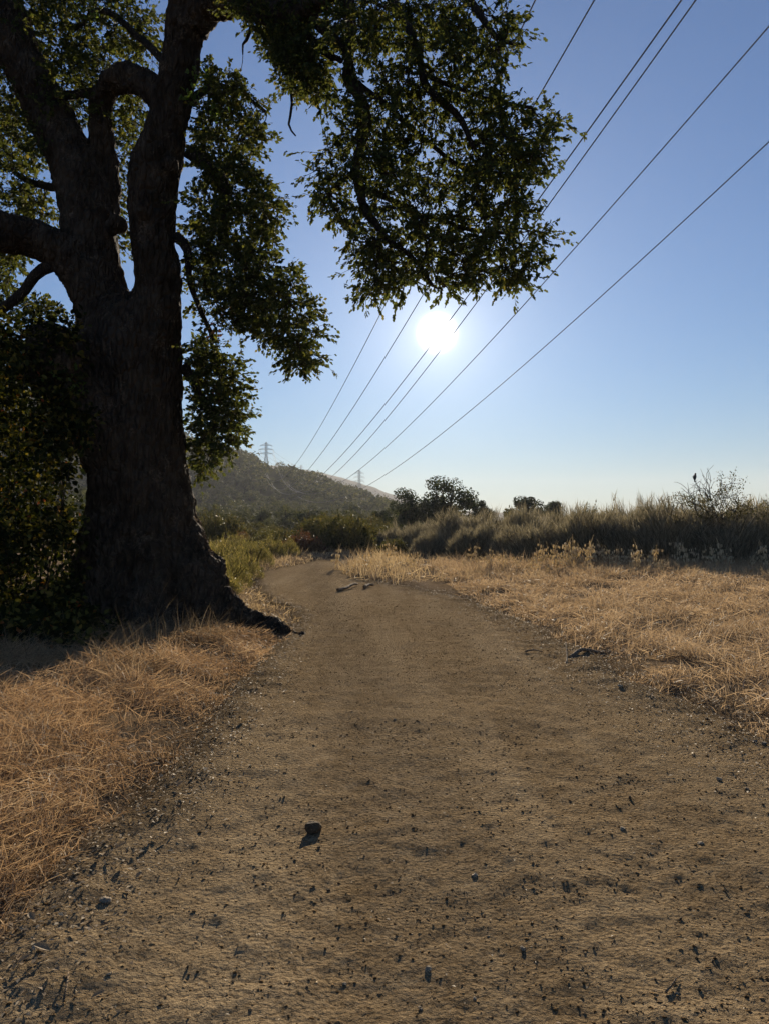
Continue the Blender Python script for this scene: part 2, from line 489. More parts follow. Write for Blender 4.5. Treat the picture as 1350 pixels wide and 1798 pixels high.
def build_ridge():
    # hazy ridge far behind the wooded hill
    px = np.linspace(250, 1500, 160)
    py = np.interp(px, [250, 400, 530, 600, 690, 780, 880, 1000, 1500], [800, 806, 824, 838, 869, 896, 899, 906, 908])
    py = py + 1.6 * n2(px, px * 0, 22, 41, 4)
    Yr = 2600.0
    rows = []
    for k, (dy, fz) in enumerate([(-900, -.05), (-600, .25), (-300, .62), (-120, .88), (0, 1), (200, .8), (600, -.05)]):
        top = np.array([at(a, b, Yr) for a, b in zip(px, py)])
        P = top.copy(); P[:, 1] += dy + 60 * n2(px, px * 0 + k, 60, 43, 2); P[:, 0] *= P[:, 1] / Yr
        P[:, 2] = np.where(fz < 0, -14, top[:, 2] * fz + (1 - fz) * 8 * n2(px, px * 0 + k * 3, 18, 44, 3) * (abs(dy) > 0))
        rows.append(P)
    n = len(px); V = np.concatenate(rows)
    i = np.arange(len(rows) - 1)[:, None] * n; j = np.arange(n - 1)[None]
    Q = np.stack([i + j, i + j + 1, i + n + j + 1, i + n + j], -1).reshape(-1, 4)
    tag(obj('distant_ridge', mesh_from('distant_ridge', V, [Q], (M['ridge'],), True)), kind='structure')
build_ridge()

# ------------------------------------------------------------------ leaf and tree building
def rand_unit(n):
    v = RNG.normal(size=(n, 3)); return v / np.linalg.norm(v, axis=1)[:, None]
def leaf_frames(n, D=None, droop=.35):
    """orthonormal frames: L along leaf, W across, N normal"""
    L = rand_unit(n) if D is None else D + rand_unit(n) * .75
    L[:, 2] -= droop
    L /= np.linalg.norm(L, axis=1)[:, None]
    N = rand_unit(n) * .8; N[:, 2] += .7
    W = np.cross(N, L); W /= np.linalg.norm(W, axis=1)[:, None] + 1e-9
    return L, W, np.cross(L, W)
OAK = [(0, 0), (.30, .44), (.48, .27), (.70, .42), (1, 0)]     # lobed half outline
OVAL = [(0, 0), (.25, .36), (.55, .42), (.85, .22), (1, 0)]
def leaves(P, L, W, N, size, outline=OAK, width=.62, fold=.22, curl=.18):
    """folded five-point halves either side of the midrib: 8 vertices, 2 polygons each"""
    n = len(P); s = np.asarray(size)[:, None]
    t = np.array([o[0] for o in outline]); h = np.array([o[1] for o in outline]) * width
    vs_ = []
    def pt(tt, hh, sgn):
        return P + L * s * tt + W * s * (hh * sgn) + N * s * (hh * fold * 2 - curl * tt * tt)
    vs_.append(pt(t[0], 0, 0))
    for k in (1, 2, 3): vs_.append(pt(t[k], h[k], 1))
    vs_.append(pt(t[4], 0, 0))
    for k in (3, 2, 1): vs_.append(pt(t[k], h[k], -1))
    V = np.stack(vs_, 1).reshape(-1, 3)
    b = np.arange(n)[:, None] * 8
    return V, np.concatenate([b + np.array([[0, 1, 2, 3, 4]]), b + np.array([[0, 4, 5, 6, 7]])])
def quads(P, L, W, N, size, width=.6):
    """pointed four-sided leaf clumps, bent along the middle: 2 triangles"""
    n = len(P); s = np.asarray(size)[:, None]
    V = np.stack([P, P + L * s * .5 + W * s * width * .5 + N * s * .12, P + L * s, P + L * s * .5 - W * s * width * .5 + N * s * .12], 1).reshape(-1, 3)
    b = np.arange(n)[:, None] * 4
    return V, b + np.array([[0, 1, 2, 3]])

def in_poly(px, py, poly):
    poly = np.asarray(poly, float); x0, y0 = poly[:, 0], poly[:, 1]; x1, y1 = np.roll(x0, -1), np.roll(y0, -1)
    c = np.zeros(px.shape, bool)
    for a, b, cc, d in zip(x0, y0, x1, y1):
        if b == d: continue
        c ^= ((b > py) != (d > py)) & (px < (cc - a) * (py - b) / (d - b) + a)
    return c

# ---- the big oak
def P_(l):
    P = [at(a, b, Y) for a, b, Y, w in l]; R = [w / F * Y for a, b, Y, w in l]; return np.array(P), np.array(R)
TRUNK = [
    [(285, 1150, 11.6, 165), (278, 1105, 11.6, 150), (264, 1050, 11.6, 132), (256, 1000, 11.6, 116), (251, 900, 11.6, 92), (251, 800, 11.6, 76), (247, 700, 11.6, 76), (238, 610, 11.6, 80), (228, 565, 11.6, 70), (222, 525, 11.6, 45)],
    # right stem
    [(240, 660, 11.55, 72), (256, 590, 11.5, 64), (279, 510, 11.4, 45), (268, 400, 11.3, 43), (272, 300, 11.2, 47), (298, 200, 11.1, 39), (318, 100, 11.0, 34), (328, 0, 10.9, 36), (345, -160, 10.7, 32), (330, -340, 10.9, 24), (350, -520, 11, 14)],
    # left stem and its upper limb
    [(228, 680, 11.6, 74), (205, 600, 11.7, 72), (176, 515, 11.8, 54), (156, 400, 11.9, 51), (140, 315, 12, 48), (95, 215, 12.1, 42), (52, 130, 12.1, 40), (18, 50, 12.2, 40), (-30, -70, 12.3, 36), (-60, -240, 12.3, 26), (-50, -400, 12.3, 14)],
    # limb leaving to the left
    [(165, 520, 11.6, 42), (120, 455, 11.5, 38), (60, 420, 11.4, 36), (0, 405, 11.2, 34), (-90, 360, 10.9, 30), (-200, 330, 10.6, 22), (-320, 270, 10.3, 12)],
    # arched limb between the stems
    [(305, 215, 11.1, 26), (265, 155, 11.3, 26), (220, 136, 11.6, 27), (183, 165, 11.9, 24), (180, 240, 12.1, 24), (190, 320, 12.2, 24), (185, 400, 12.1, 20)],
    # low leaning stem with the burl
    [(240, 880, 11.4, 80), (200, 790, 11.2, 66), (150, 715, 11.0, 54), (108, 655, 10.9, 42), (95, 615, 10.8, 22)],
    # limb across the top
    [(335, 40, 10.9, 32), (375, 12, 10.7, 24), (430, 8, 10.4, 26), (490, 22, 10.1, 26), (535, 20, 9.8, 21), (590, -20, 9.5, 18), (660, -60, 9.2, 15), (760, -90, 8.9, 11), (860, -100, 8.6, 8)],
    # hanging branch in the right part of the crown
    [(598, -25, 9.5, 19), (618, 40, 9.4, 16), (612, 130, 9.3, 14), (640, 195, 9.2, 14), (626, 290, 9.1, 12), (640, 370, 9.0, 9)],
    # roots
    [(320, 1030, 11.4, 75), (372, 1078, 11.1, 46), (425, 1100, 10.95, 27), (480, 1116, 10.8, 14), (545, 1132, 10.6, 6)],
    [(210, 1050, 11.3, 70), (160, 1105, 11.0, 36), (95, 1130, 10.8, 16)],
    [(270, 1060, 11.0, 60), (300, 1122, 10.65, 24), (330, 1145, 10.4, 8)],
]
BRANCH = [   # (pixel x, pixel y, distance, half width) of the thinner wood
    [(330, 265, 11.2, 12), (385, 305, 11.3, 12), (400, 360, 11.4, 9), (398, 420, 11.5, 7), (440, 470, 11.6, 5), (520, 540, 11.5, 3)],
    [(312, 420, 11.3, 10), (330, 440, 11.2, 8), (335, 500, 11.4, 5), (380, 600, 11.6, 4)],
    [(322, 640, 11.6, 10), (350, 690, 11.8, 7), (390, 740, 11.9, 5), (420, 780, 11.9, 3)],
    [(125, 462, 11.5, 14), (85, 468, 11.4, 12), (60, 485, 11.4, 10), (30, 520, 11.4, 9), (0, 545, 11.5, 9), (-80, 580, 11.6, 6)],
    [(95, 165, 12.1, 8), (130, 168, 12.0, 8), (175, 160, 11.9, 7)],
    [(548, 35, 9.8, 9), (590, 75, 9.7, 8), (612, 95, 9.4, 7)],
    [(520, 40, 10, 7), (570, 95, 9.9, 6), (600, 110, 9.6, 5)],
    [(440, 50, 10.4, 4), (430, 68, 10.3, 3), (424, 75, 10.2, 2), (426, 95, 10.2, 1.2)],
    [(660, -55, 9.2, 10), (700, 20, 9.0, 8), (735, 100, 8.8, 7), (748, 150, 8.7, 7), (800, 200, 8.6, 6), (830, 260, 8.5, 4)],
    [(760, -90, 8.9, 9), (820, -10, 8.7, 7), (870, 60, 8.5, 5), (905, 80, 8.4, 3)],
    [(742, 130, 8.8, 5), (790, 150, 8.9, 4), (850, 170, 9.0, 4), (930, 190, 9.0, 3)],
    [(640, 365, 9, 8), (680, 420, 8.9, 6), (720, 450, 8.8, 4), (760, 500, 8.7, 3)],
    [(640, 330, 9.05, 7), (690, 350, 9.2, 5), (730, 372, 9.3, 4), (820, 400, 9.3, 4), (900, 410, 9.2, 3)],
    [(622, 300, 9.1, 5), (590, 330, 9.2, 4), (560, 370, 9.3, 2.5)],
    [(612, 130, 9.3, 6), (680, 190, 9.5, 5), (760, 260, 9.6, 4), (850, 320, 9.5, 3)],
    [(505, 100, 10, 3), (515, 180, 10, 2.5), (510, 215, 10, 2), (522, 235, 10, 1.3)],
    [(336, 180, 11.1, 9), (370, 150, 11.4, 6), (420, 160, 11.6, 4), (470, 200, 11.6, 3)],
    [(300, 120, 11.0, 8), (240, 60, 11.6, 6), (180, 20, 12.2, 5), (120, 60, 12.6, 3)],
    [(20, 60, 12.2, 10), (-40, 120, 12.4, 7), (-120, 200, 12.4, 4)],
    [(110, 330, 12, 8), (60, 320, 12.6, 6), (10, 290, 13, 4)],
]
def build_oak():
    root = thing('oak_tree', 'massive old oak with forked dark trunk and leafy limbs overhanging the dirt path', 'tree', (at(285, 1110, 11.6)[0], 11.6, 0))
    inv = Vector(root.location)
    off = np.array(root.location)
    mb = MB()
    skel = []
    for li, l in enumerate(TRUNK):
        P, R = P_(l); R = R * (.87 if 1 <= li <= 7 else .94)
        P, R = catmull(P, R, .12)
        skel.append((P, R))
        V, Q, T = tube(P, R, 28)
        mb.add(V, Q, T)
    # burls and knots
    for px, py, Y, r in [(92, 612, 10.75, 40), (70, 650, 10.7, 30), (120, 640, 10.6, 26), (82, 600, 10.8, 30), (105, 598, 10.65, 18), (62, 622, 10.6, 20), (88, 640, 10.55, 18), (118, 618, 10.6, 16), (100, 590, 10.75, 20), (205, 395, 11.5, 18), (300, 288, 10.85, 15), (250, 370, 10.95, 14)]:
        c = at(px, py, Y); mb.add(ICO2 * (r / F * Y) * np.array((1, 1, 1.1)) + c, ICO2F)
    me = mb.mesh('trunk_raw', M['bark'])
    tmp = obj('tmp_trunk', me)
    rm = tmp.modifiers.new('r', 'REMESH'); rm.mode = 'VOXEL'; rm.voxel_size = .038
    sm = tmp.modifiers.new('s', 'SMOOTH'); sm.iterations = 6; sm.factor = .6
    dg = bpy.context.evaluated_depsgraph_get()
    me2 = bpy.data.meshes.new_from_object(tmp.evaluated_get(dg))
    bpy.data.objects.remove(tmp); 
    nv = len(me2.vertices)
    co = np.zeros(nv * 3, np.float32); me2.vertices.foreach_get('co', co); co = co.reshape(-1, 3).astype(float)
    nm = np.zeros(nv * 3, np.float32); me2.vertices.foreach_get('normal', nm); nm = nm.reshape(-1, 3)
    S = co * np.array((1, 1, .3))
    rid = np.clip(1 - np.abs(fbm(S * 7.5, 2, 51)) * 2.2, -.6, 1) + .5 * np.clip(1 - np.abs(fbm(S * 13, 1, 57)) * 2.5, -.5, 1)
    lump = fbm(co * np.array((1.6, 1.6, .9)), 3, 52)
    flute = np.abs(fbm(co * np.array((2.6, 2.6, .35)), 2, 55))
    low = smooth((2.6 - co[:, 2]) / 2.6)
    thick = np.clip(.5 + low, 0, 1)
    co += nm * ((rid * .065 + lump * .06 + flute * .11 * low) * thick[:, None][:, 0])[:, None]
    co -= off
    me2.vertices.foreach_set('co', co.astype(np.float32).ravel())
    me2.polygons.foreach_set('use_smooth', np.ones(len(me2.polygons), bool))
    me2.materials.clear(); me2.materials.append(M['bark'])
    me2.update(); me2.name = 'trunk'
    obj('trunk', me2, root)
    # thinner branches
    mb = MB()
    for l in BRANCH:
        P, R = P_(l); P, R = catmull(P, R, .1)
        P = P + .03 * np.stack([vnoise(P * 3, 61), vnoise(P * 3, 62), vnoise(P * 3, 63)], -1)
        skel.append((P, R)); V, Q, T = tube(P, R, 8)
        obj('branch', mesh_from('branch', V - off, [Q, T], (M['twig'],), True), root)
    SKP = np.concatenate([p for p, r in skel[1:8] + skel[11:]])
    SKR = np.concatenate([r for p, r in skel[1:8] + skel[11:]])
    # leaf clusters: regions of the crown with their own depth range
    regions = [
        # (outline, depth near, far, clusters, min spacing)
        ([(560, 60), (585, -20), (925, -20), (920, 60), (890, 110), (880, 160), (940, 165), (980, 165), (995, 215), (975, 275), (935, 335), (955, 385), (990, 400), (975, 455), (930, 495), (900, 520), (840, 505), (790, 535), (735, 520), (680, 525), (640, 550), (615, 500), (610, 440), (560, 395), (535, 355), (535, 280), (580, 225), (600, 150)], 8.0, 10.2, 520),
        ([(345, 75), (400, 110), (470, 160), (490, 215), (450, 270), (480, 320), (515, 350), (500, 410), (530, 480), (560, 520), (590, 560), (585, 630), (545, 665), (480, 655), (470, 600), (420, 590), (380, 600), (325, 560), (315, 400), (330, 250)], 10.6, 13.0, 400),
        ([(325, 560), (400, 590), (430, 640), (445, 700), (440, 770), (400, 810), (350, 860), (335, 870), (325, 760)], 11.2, 13.0, 120),
        ([(-260, -20), (280, -20), (285, 110), (230, 230), (110, 190), (60, 300), (100, 380), (40, 430), (20, 520), (120, 540), (140, 640), (0, 700), (-260, 600)], 11.6, 14.5, 1250),
        ([(190, 130), (260, 180), (225, 300), (215, 440), (190, 420)], 12.5, 14.0, 40),
        ([(470, 50), (600, 40), (610, 200), (545, 190), (485, 150)], 9.4, 10.8, 45),
        ([(370, -20), (560, -20), (580, 120), (545, 190), (500, 150), (470, 90), (430, 60)], 9.6, 11.0, 90),
        # crown above the picture
        ([(-260, -420), (500, -450), (900, -320), (960, -60), (900, -20), (-260, -20)], 8.6, 13.5, 240),
    ]
    holes = [[(365, 60), (430, 55), (440, 95), (395, 110), (365, 90)], [(205, 105), (240, 105), (245, 150), (205, 150)], [(215, 440), (240, 440), (240, 510), (222, 500)],
             [(130, 215), (160, 225), (158, 265), (135, 250)]]
    C, tw, lp, lr = [], MB(), [], []
    for poly, d0, d1, cnt in regions:
        A = np.asarray(poly, float); got = []
        tries = 0
        while len(got) < cnt and tries < 60:
            tries += 1
            px = RNG.uniform(A[:, 0].min(), A[:, 0].max(), 400); py = RNG.uniform(A[:, 1].min(), A[:, 1].max(), 400)
            ok = in_poly(px, py, poly)
            for ox, oy in ((22, 0), (-22, 0), (0, 22), (0, -22)) if d1 < 13.5 else (): ok &= in_poly(px + ox, py + oy, poly)
            for h in holes: ok &= ~in_poly(px, py, h)
            for a, b in zip(px[ok], py[ok]):
                c = at(a, b, RNG.uniform(d0, d1))
                if fbm(c[None] * 1.5, 2, 71)[0] < (-.28 if d1 < 13.6 else -.62): continue        # natural gaps
                if any(np.sum((c - g) ** 2) < .03 for g in got[-220:]): continue
                got.append(c)
                if len(got) >= cnt: break
        C += got
    C = np.array(C)
    near = np.array([np.min(np.linalg.norm(SKP - c, axis=1)) for c in C])
    C = C[np.argsort(near)]
    net = np.vstack([SKP, C]); netr = np.concatenate([SKR, np.full(len(C), .011)]); ns = len(SKP)
    for ci, c in enumerate(C):
        q = net[:ns + ci]
        d = np.linalg.norm(q - c, axis=1); d[ns:] += .08
        k = int(np.argmin(d)); s = net[k]
        ln_ = np.linalg.norm(c - s)
        r0 = min(netr[k] * .7, .008 + .010 * ln_)
        m1 = s + (c - s) * .33 + RNG.normal(size=3) * .09 * ln_; m2 = s + (c - s) * .68 + RNG.normal(size=3) * .09 * ln_ + np.array((0, 0, .03))
        P, R = catmull([s, m1, m2, c], [r0, r0 * .8, r0 * .6, .005], .2)
        V, Q, T = tube(P, R, 3, False); tw.add(V - off, Q)
        m = RNG.integers(5, 8)
        dirs = rand_unit(m); dirs[:, 2] *= .7; dirs[:, 2] -= .12
        main = (c - s) / (np.linalg.norm(c - s) + 1e-6)
        for dv in dirs + main * .35:
            ln = RNG.uniform(.16, .36)
            e = c + dv * ln
            md = c + dv * ln * .5 + RNG.normal(size=3) * .025
            V, Q, T = tube(np.array([c, md, e]), np.array([.0045, .0032, .0015]), 3, False); tw.add(V - off, Q)
            n = RNG.integers(8, 15)
            t = RNG.uniform(.25, 1.05, n)[:, None]
            base = c + (md - c) * np.minimum(t * 2, 1) + (e - md) * np.clip(t * 2 - 1, 0, 1.2)
            lp.append(base + RNG.normal(size=(n, 3)) * .012); lr.append(np.repeat(dv[None], n, 0))
    LP = np.concatenate(lp); LD = np.concatenate(lr); n = len(LP)
    L, W, N = leaf_frames(n, LD, .25)
    size = RNG.uniform(.038, .076, n)
    # the leaves that show largest against the sky become parts of their own
    px, py, dep = proj(LP)
    vis = (px > 10) & (px < 1340) & (py > 10) & (py < 900) & (dep < 10.3)
    facing = np.abs(N @ np.array((0, 1.0, 0)))
    big = np.where(vis, size / dep * (.3 + facing), 0)
    pick = np.argsort(-big)[:280]
    rest = np.ones(n, bool); rest[pick] = False
    obj('twigs', tw.mesh('twigs', M['twig']), root)['kind'] = 'stuff'
    fine = rest & (dep < 10.6) & (py > -40); far_ = rest & ~fine
    V, Fc = leaves(LP[fine] - off, L[fine], W[fine], N[fine], size[fine])
    V2, F2 = quads(LP[far_] - off, L[far_], W[far_], N[far_], size[far_] * 1.2, .66)
    crown = obj('crown', mesh_from('crown', np.vstack([V, V2]), [Fc, F2 + len(V)], (M['oak_leaf'],)), root)
    crown['kind'] = 'stuff'
    V, Fc = leaves(np.zeros((1, 3)), np.array([[1., 0, 0]]), np.array([[0, 1., 0]]), np.array([[0, 0, 1.]]), np.array([1.0]))
    lm = mesh_from('leaf', V, [Fc], (M['oak_leaf'],))
    for k in pick:
        o = obj('leaf', lm, crown)
        B = Matrix(((L[k][0], W[k][0], N[k][0], 0), (L[k][1], W[k][1], N[k][1], 0), (L[k][2], W[k][2], N[k][2], 0), (0, 0, 0, 1)))
        o.matrix_local = Matrix.Translation(Vector(LP[k] - off)) @ B @ Matrix.Scale(float(size[k]), 4)
    # small bunches of reddened leaves and sunlit shoots on the trunk
    pts = [(395, 545, 11.5), (380, 580, 11.5), (372, 690, 11.4), (345, 120, 10.8)]
    rp, fp = [], []
    for a, b, Y in pts[:3]: rp.append(at(a, b, Y) + RNG.normal(size=(26, 3)) * .07)
    for a, b, Y in [(345, 125, 10.7), (340, 165, 10.75), (380, 195, 10.7), (110, 655, 10.5), (135, 680, 10.55), (95, 640, 10.5), (155, 20, 11.5)]: fp.append(at(a, b, Y) + RNG.normal(size=(22, 3)) * np.array((.09, .06, .06)))
    for nm_, arr, mt in (('reddened_leaves', rp, 'red_leaf'), ('shoots', fp, 'fresh_leaf')):
        A = np.concatenate(arr); L2, W2, N2 = leaf_frames(len(A), None, .3)
        V, Fc = leaves(A - off, L2, W2, N2, RNG.uniform(.06, .1, len(A)))
        obj(nm_, mesh_from(nm_, V, [Fc], (M[mt],)), crown)['kind'] = 'stuff'
build_oak()

# ---- generic trees and shrubs (meshes shared by their copies)
def tree_meshes(name, h, rx, rz, nb, nl, ls, seed, lm, trunk_h=.35, bm=None, gap=.0):
    """trunk mesh and crown mesh for a tree of height h whose crown is made of nb leafy boughs"""
    global RNG
    keep = RNG; RNG = np.random.default_rng(seed)
    tb = MB()
    zc = h - rz
    P, R = catmull([(0, 0, -.4), (.03 * h * RNG.normal(), .02 * h, h * .25), (.04 * h * RNG.normal(), 0, h * .75)], [.045 * h, .032 * h, .012 * h], .3 * h / 5)
    V, Q, T = tube(P, R, 7); tb.add(V, Q, T)
    B = []
    while len(B) < nb:
        v = rand_unit(1)[0] * RNG.uniform(.35, .95) ** .6
        p = np.array((v[0] * rx * .82, v[1] * rx * .82, zc + v[2] * rz * .85))
        B.append(p)
    LPs, LDs = [], []
    per = nl // nb
    for p in B:
        r = RNG.uniform(.26, .46) * min(rx, rz)
        s = P[int(RNG.uniform(.35, .95) * (len(P) - 1))]
        V, Q, T = tube(np.array([s, (s + p) / 2 + RNG.normal(size=3) * .05 * h, p]), np.array([.012, .008, .003]) * h, 5, False); tb.add(V, Q)
        d = rand_unit(per)
        rr = r * RNG.uniform(.45, 1.05, per) ** .6
        q = p + d * rr[:, None] * np.array((1.15, 1.15, .85))
        LPs.append(q); LDs.append(d)
    A, D = np.concatenate(LPs), np.concatenate(LDs)
    N = D + rand_unit(len(A)) * .55; N[:, 2] += .15; N /= np.linalg.norm(N, axis=1)[:, None]
    L = np.cross(N, rand_unit(len(A))); L /= np.linalg.norm(L, axis=1)[:, None]; W = np.cross(N, L)
    V, Q = quads(A - L * ls * .5, L, W, N, RNG.uniform(.6, 1.3, len(A)) * ls, .8)
    tm = tb.mesh(name + '_trunk', M['twig'], True)
    cm = mesh_from(name + '_crown', V, [Q], (lm,))
    RNG = keep
    return tm, cm
def put_tree(name, meshes, label, cat, loc, sc, rz, group=None):
    t = thing(name, label, cat, loc, rz, group, sc)
    obj('trunk', meshes[0], t); obj('crown', meshes[1], t)
    return t

def ribbons(P, D, Ln, Wd, bend, seg=2):
    """curved tapering blades: seg quads and a tip triangle"""
    n = len(P)
    side = np.cross(D, rand_unit(n)); side /= np.linalg.norm(side, axis=1)[:, None] + 1e-9
    ts = np.linspace(0, 1, seg + 1)
    vs_ = []
    for k, t in enumerate(ts):
        c = P + D * (Ln * t)[:, None] + bend * (Ln * t * t)[:, None]
        if k == seg: vs_.append(c)
        else:
            w = (Wd * (1 - .55 * t))[:, None] * .5
            vs_ += [c - side * w, c + side * w]
    V = np.stack(vs_, 1).reshape(-1, 3); m = 2 * seg + 1
    b = np.arange(n)[:, None] * m
    Q = [b + np.array([[2 * k, 2 * k + 1, 2 * k + 3, 2 * k + 2]]) for k in range(seg - 1)]
    T = b + np.array([[2 * seg - 2, 2 * seg - 1, 2 * seg]])
    return V, (np.concatenate(Q) if Q else np.zeros((0, 4), int)), T

def brush_mesh(name, rx, h, n, seed, mt, wd=.018, leafy=False):
    """rounded bush of many fine upright shoots"""
    global RNG
    keep = RNG; RNG = np.random.default_rng(seed)
    mb = MB()
    a = RNG.uniform(0, 2 * math.pi, n); rr = np.sqrt(RNG.uniform(0, 1, n)); 
    # several plumes inside one bush
    nb = 9
    bc = np.stack([RNG.uniform(-.7, .7, nb), RNG.uniform(-.7, .7, nb)], -1); bh = RNG.uniform(.72, 1.08, nb)
    X, Y = rr * np.cos(a), rr * np.sin(a)
    dist = np.stack([np.hypot(X - c[0], Y - c[1]) for c in bc], 0)
    w = dist.argmin(0)
    top = h * bh[w] * (1 - .6 * dist.min(0) ** 2) * np.sqrt(np.clip(1.05 - rr ** 2.6, .04, 1))
    top = top * (1 + .3 * n2(X * 2, Y * 2, .45, seed, 3))
    t = RNG.uniform(.18, 1, n) ** .55
    Pz = top * t * .88
    lean = np.stack([X - bc[w][:, 0] * .6, Y - bc[w][:, 1] * .6, np.full(n, .95)], -1) * np.array((.75, .75, 1)) + RNG.normal(size=(n, 3)) * .20
    lean /= np.linalg.norm(lean, axis=1)[:, None]
    P = np.stack([X * rx, Y * rx, Pz - .05], -1)
    Ln = RNG.uniform(.16, .42, n) * h * .55 * np.where(RNG.uniform(0, 1, n) < .12, 1.9, 1)
    V, Q, T = ribbons(P - lean * (Ln * .5)[:, None], lean, Ln, np.full(n, wd) * RNG.uniform(.6, 1.4, n), RNG.normal(size=(n, 3)) * .13)
    mb.add(V, Q, T)
    if leafy:
        k = n // 2
        L, W, N = leaf_frames(k, None, 0)
        V, Q2 = quads(P[:k] + lean[:k] * Ln[:k, None] * RNG.uniform(0, .5, k)[:, None], L, W, N, RNG.uniform(.03, .075, k) * leafy, .6)
        mb.add(V, Q2)
    me = mb.mesh(name, mt)
    # woody stems
    sb = MB()
    for k in range(14):
        a0 = RNG.uniform(0, 6.28); q = RNG.uniform(.2, .8)
        e = np.array((math.cos(a0) * q * rx, math.sin(a0) * q * rx, h * .6))
        V, Q, T = tube(np.array([(e[0] * .2, e[1] * .2, -.15), e * np.array((.6, .6, .5)), e]), np.array([.035, .022, .008]), 5, False); sb.add(V, Q)
    sm_ = sb.mesh(name + '_stems', M['twig'])
    RNG = keep
    return me, sm_
def put_bush(name, meshes, label, cat, loc, sc, rz, group=None):
    t = thing(name, label, cat, loc, rz, group, sc)
    obj('foliage', meshes[0], t); obj('stems', meshes[1], t)
    return t

# wooded hillside
HT = [tree_meshes('hill_oak_%d' % k, h, rx, rz, nb, 2400, .46, 100 + k, M['hill_leaf']) for k, (h, rx, rz, nb) in enumerate([(8, 4.2, 3.2, 16), (9.5, 4.0, 4.0, 18), (7, 4.6, 2.7, 15), (10.5, 3.6, 4.6, 18), (6.5, 3.4, 2.7, 12)])]
def build_hill_trees():
    pts = []
    grid = {}
    tries = 0
    while tries < 60000 and len(pts) < 2500:
        tries += 1
        y = 112 + 520 * RNG.uniform() ** .8; a = RNG.uniform(-.40, .035); x = a * y
        if x > 20 + (y - 112) * .05: continue
        if 360 < y < 580 and abs(x - (24 - .193 * y)) < 2.5: continue
        sp = 5.6 + y * .004
        key = (int(x // 8), int(y // 8)); bad = False
        for i in (-1, 0, 1):
            for j in (-1, 0, 1):
                for q in grid.get((key[0] + i, key[1] + j), ()):
                    if (q[0] - x) ** 2 + (q[1] - y) ** 2 < sp * sp: bad = True; break
        if bad: continue
        grid.setdefault(key, []).append((x, y)); pts.append((x, y))
    A = np.array(pts); Z = gz(A[:, 0], A[:, 1])
    px, py, d = proj(np.stack([A[:, 0], A[:, 1], Z + 5], -1))
    order = np.argsort(d + 900 * ((px < 325) | (px > 720)))
    first, rest = order[:300], order[300:]
    for i in first:
        s = RNG.uniform(.6, 1.1) * (.58 + .42 * float(smooth((A[i, 1] - 120) / 180))) * (.6 if A[i, 1] > 350 and abs(A[i, 0] - (24 - .193 * A[i, 1])) < 8 else 1)
        put_tree('hillside_oak', HT[RNG.integers(len(HT))], 'rounded dark green oak among many covering the hillside', 'tree', (A[i, 0], A[i, 1], Z[i] - .5),
                 (s * RNG.uniform(.9, 1.15), s * RNG.uniform(.9, 1.15), s * RNG.uniform(.8, 1.1)), RNG.uniform(0, 6.28), 'oaks covering the hillside')
    mb = MB()
    low = []
    for k, (tm, cm) in enumerate(HT):
        v = np.zeros(len(cm.vertices) * 3, np.float32); cm.vertices.foreach_get('co', v); v = v.reshape(-1, 4, 3)
        pick = np.random.default_rng(k).choice(len(v), 105, replace=False)
        w = v[pick]; c = w.mean(1, keepdims=True); low.append(((w - c) * 3.1 + c).reshape(-1, 3))
    qf = np.arange(105)[:, None] * 4 + np.array([[0, 1, 2, 3]])
    for i in rest:
        a = RNG.uniform(0, 6.28); s = RNG.uniform(.6, 1.15) * (.55 if A[i, 1] > 350 and abs(A[i, 0] - (24 - .193 * A[i, 1])) < 8 else 1); ca, sa = math.cos(a) * s, math.sin(a) * s
        v = low[RNG.integers(5)]
        w = np.stack([v[:, 0] * ca - v[:, 1] * sa, v[:, 0] * sa + v[:, 1] * ca, v[:, 2] * s], -1)
        mb.add(w + np.array((A[i, 0], A[i, 1], Z[i] - .5)), qf)
    tag(obj('distant_woodland', mb.mesh('distant_woodland', M['hill_leaf'])), 'dark oak woodland covering the upper slope of the hill', 'woodland', kind='stuff')
build_hill_trees()

# trees standing beyond the brush
TA = tree_meshes('dense_tree', 6.4, 2.6, 3.0, 22, 5200, .26, 201, M['dark_leaf'])
TB = tree_meshes('spreading_tree', 7.6, 3.9, 2.9, 24, 4800, .27, 202, M['dark_leaf'])
TC = tree_meshes('low_tree', 5.6, 3.2, 2.3, 16, 4200, .26, 203, M['dark_leaf'])
def gtree(name, ms, px, Y, toppy, h0, label, wpx=None, rx=1):
    x = (px - 675) / F * Y; z0 = float(gz(x, Y)); top = at(px, toppy, Y)[2]
    s = (top - z0) / h0
    sx = s if wpx is None else wpx / F * Y / (2 * rx)
    put_tree(name, ms, label, 'tree', (x, Y, z0), (sx, sx, s), RNG.uniform(0, 6.28))
gtree('oak_tree', TB, 722, 84, 854, 7.6, 'dense dark rounded oak at the left end of the brush', 84, 3.9)
gtree('oak_tree', TC, 752, 86, 872, 5.6, 'low dark oak filling the gap between the rounded and open-crowned oaks', 60, 3.2)
gtree('oak_tree', TB, 792, 88, 834, 7.6, 'open-crowned oak showing sky through its branches behind the brush', 118, 3.9)
gtree('oak_tree', TC, 668, 96, 893, 5.6, 'small dark oak where the path meets the wooded hill', 48, 3.2)
gtree('oak_tree', TC, 840, 92, 874, 5.6, 'low oak tucked beside the open-crowned oak', 62, 3.2)
gtree('oak_tree', TC, 925, 104, 867, 5.6, 'broad dark oak rising above the middle of the brush', 92, 3.2)
gtree('oak_tree', TA, 970, 100, 872, 6.4, 'narrow slender oak beside the broad dark oak', 40, 2.6)

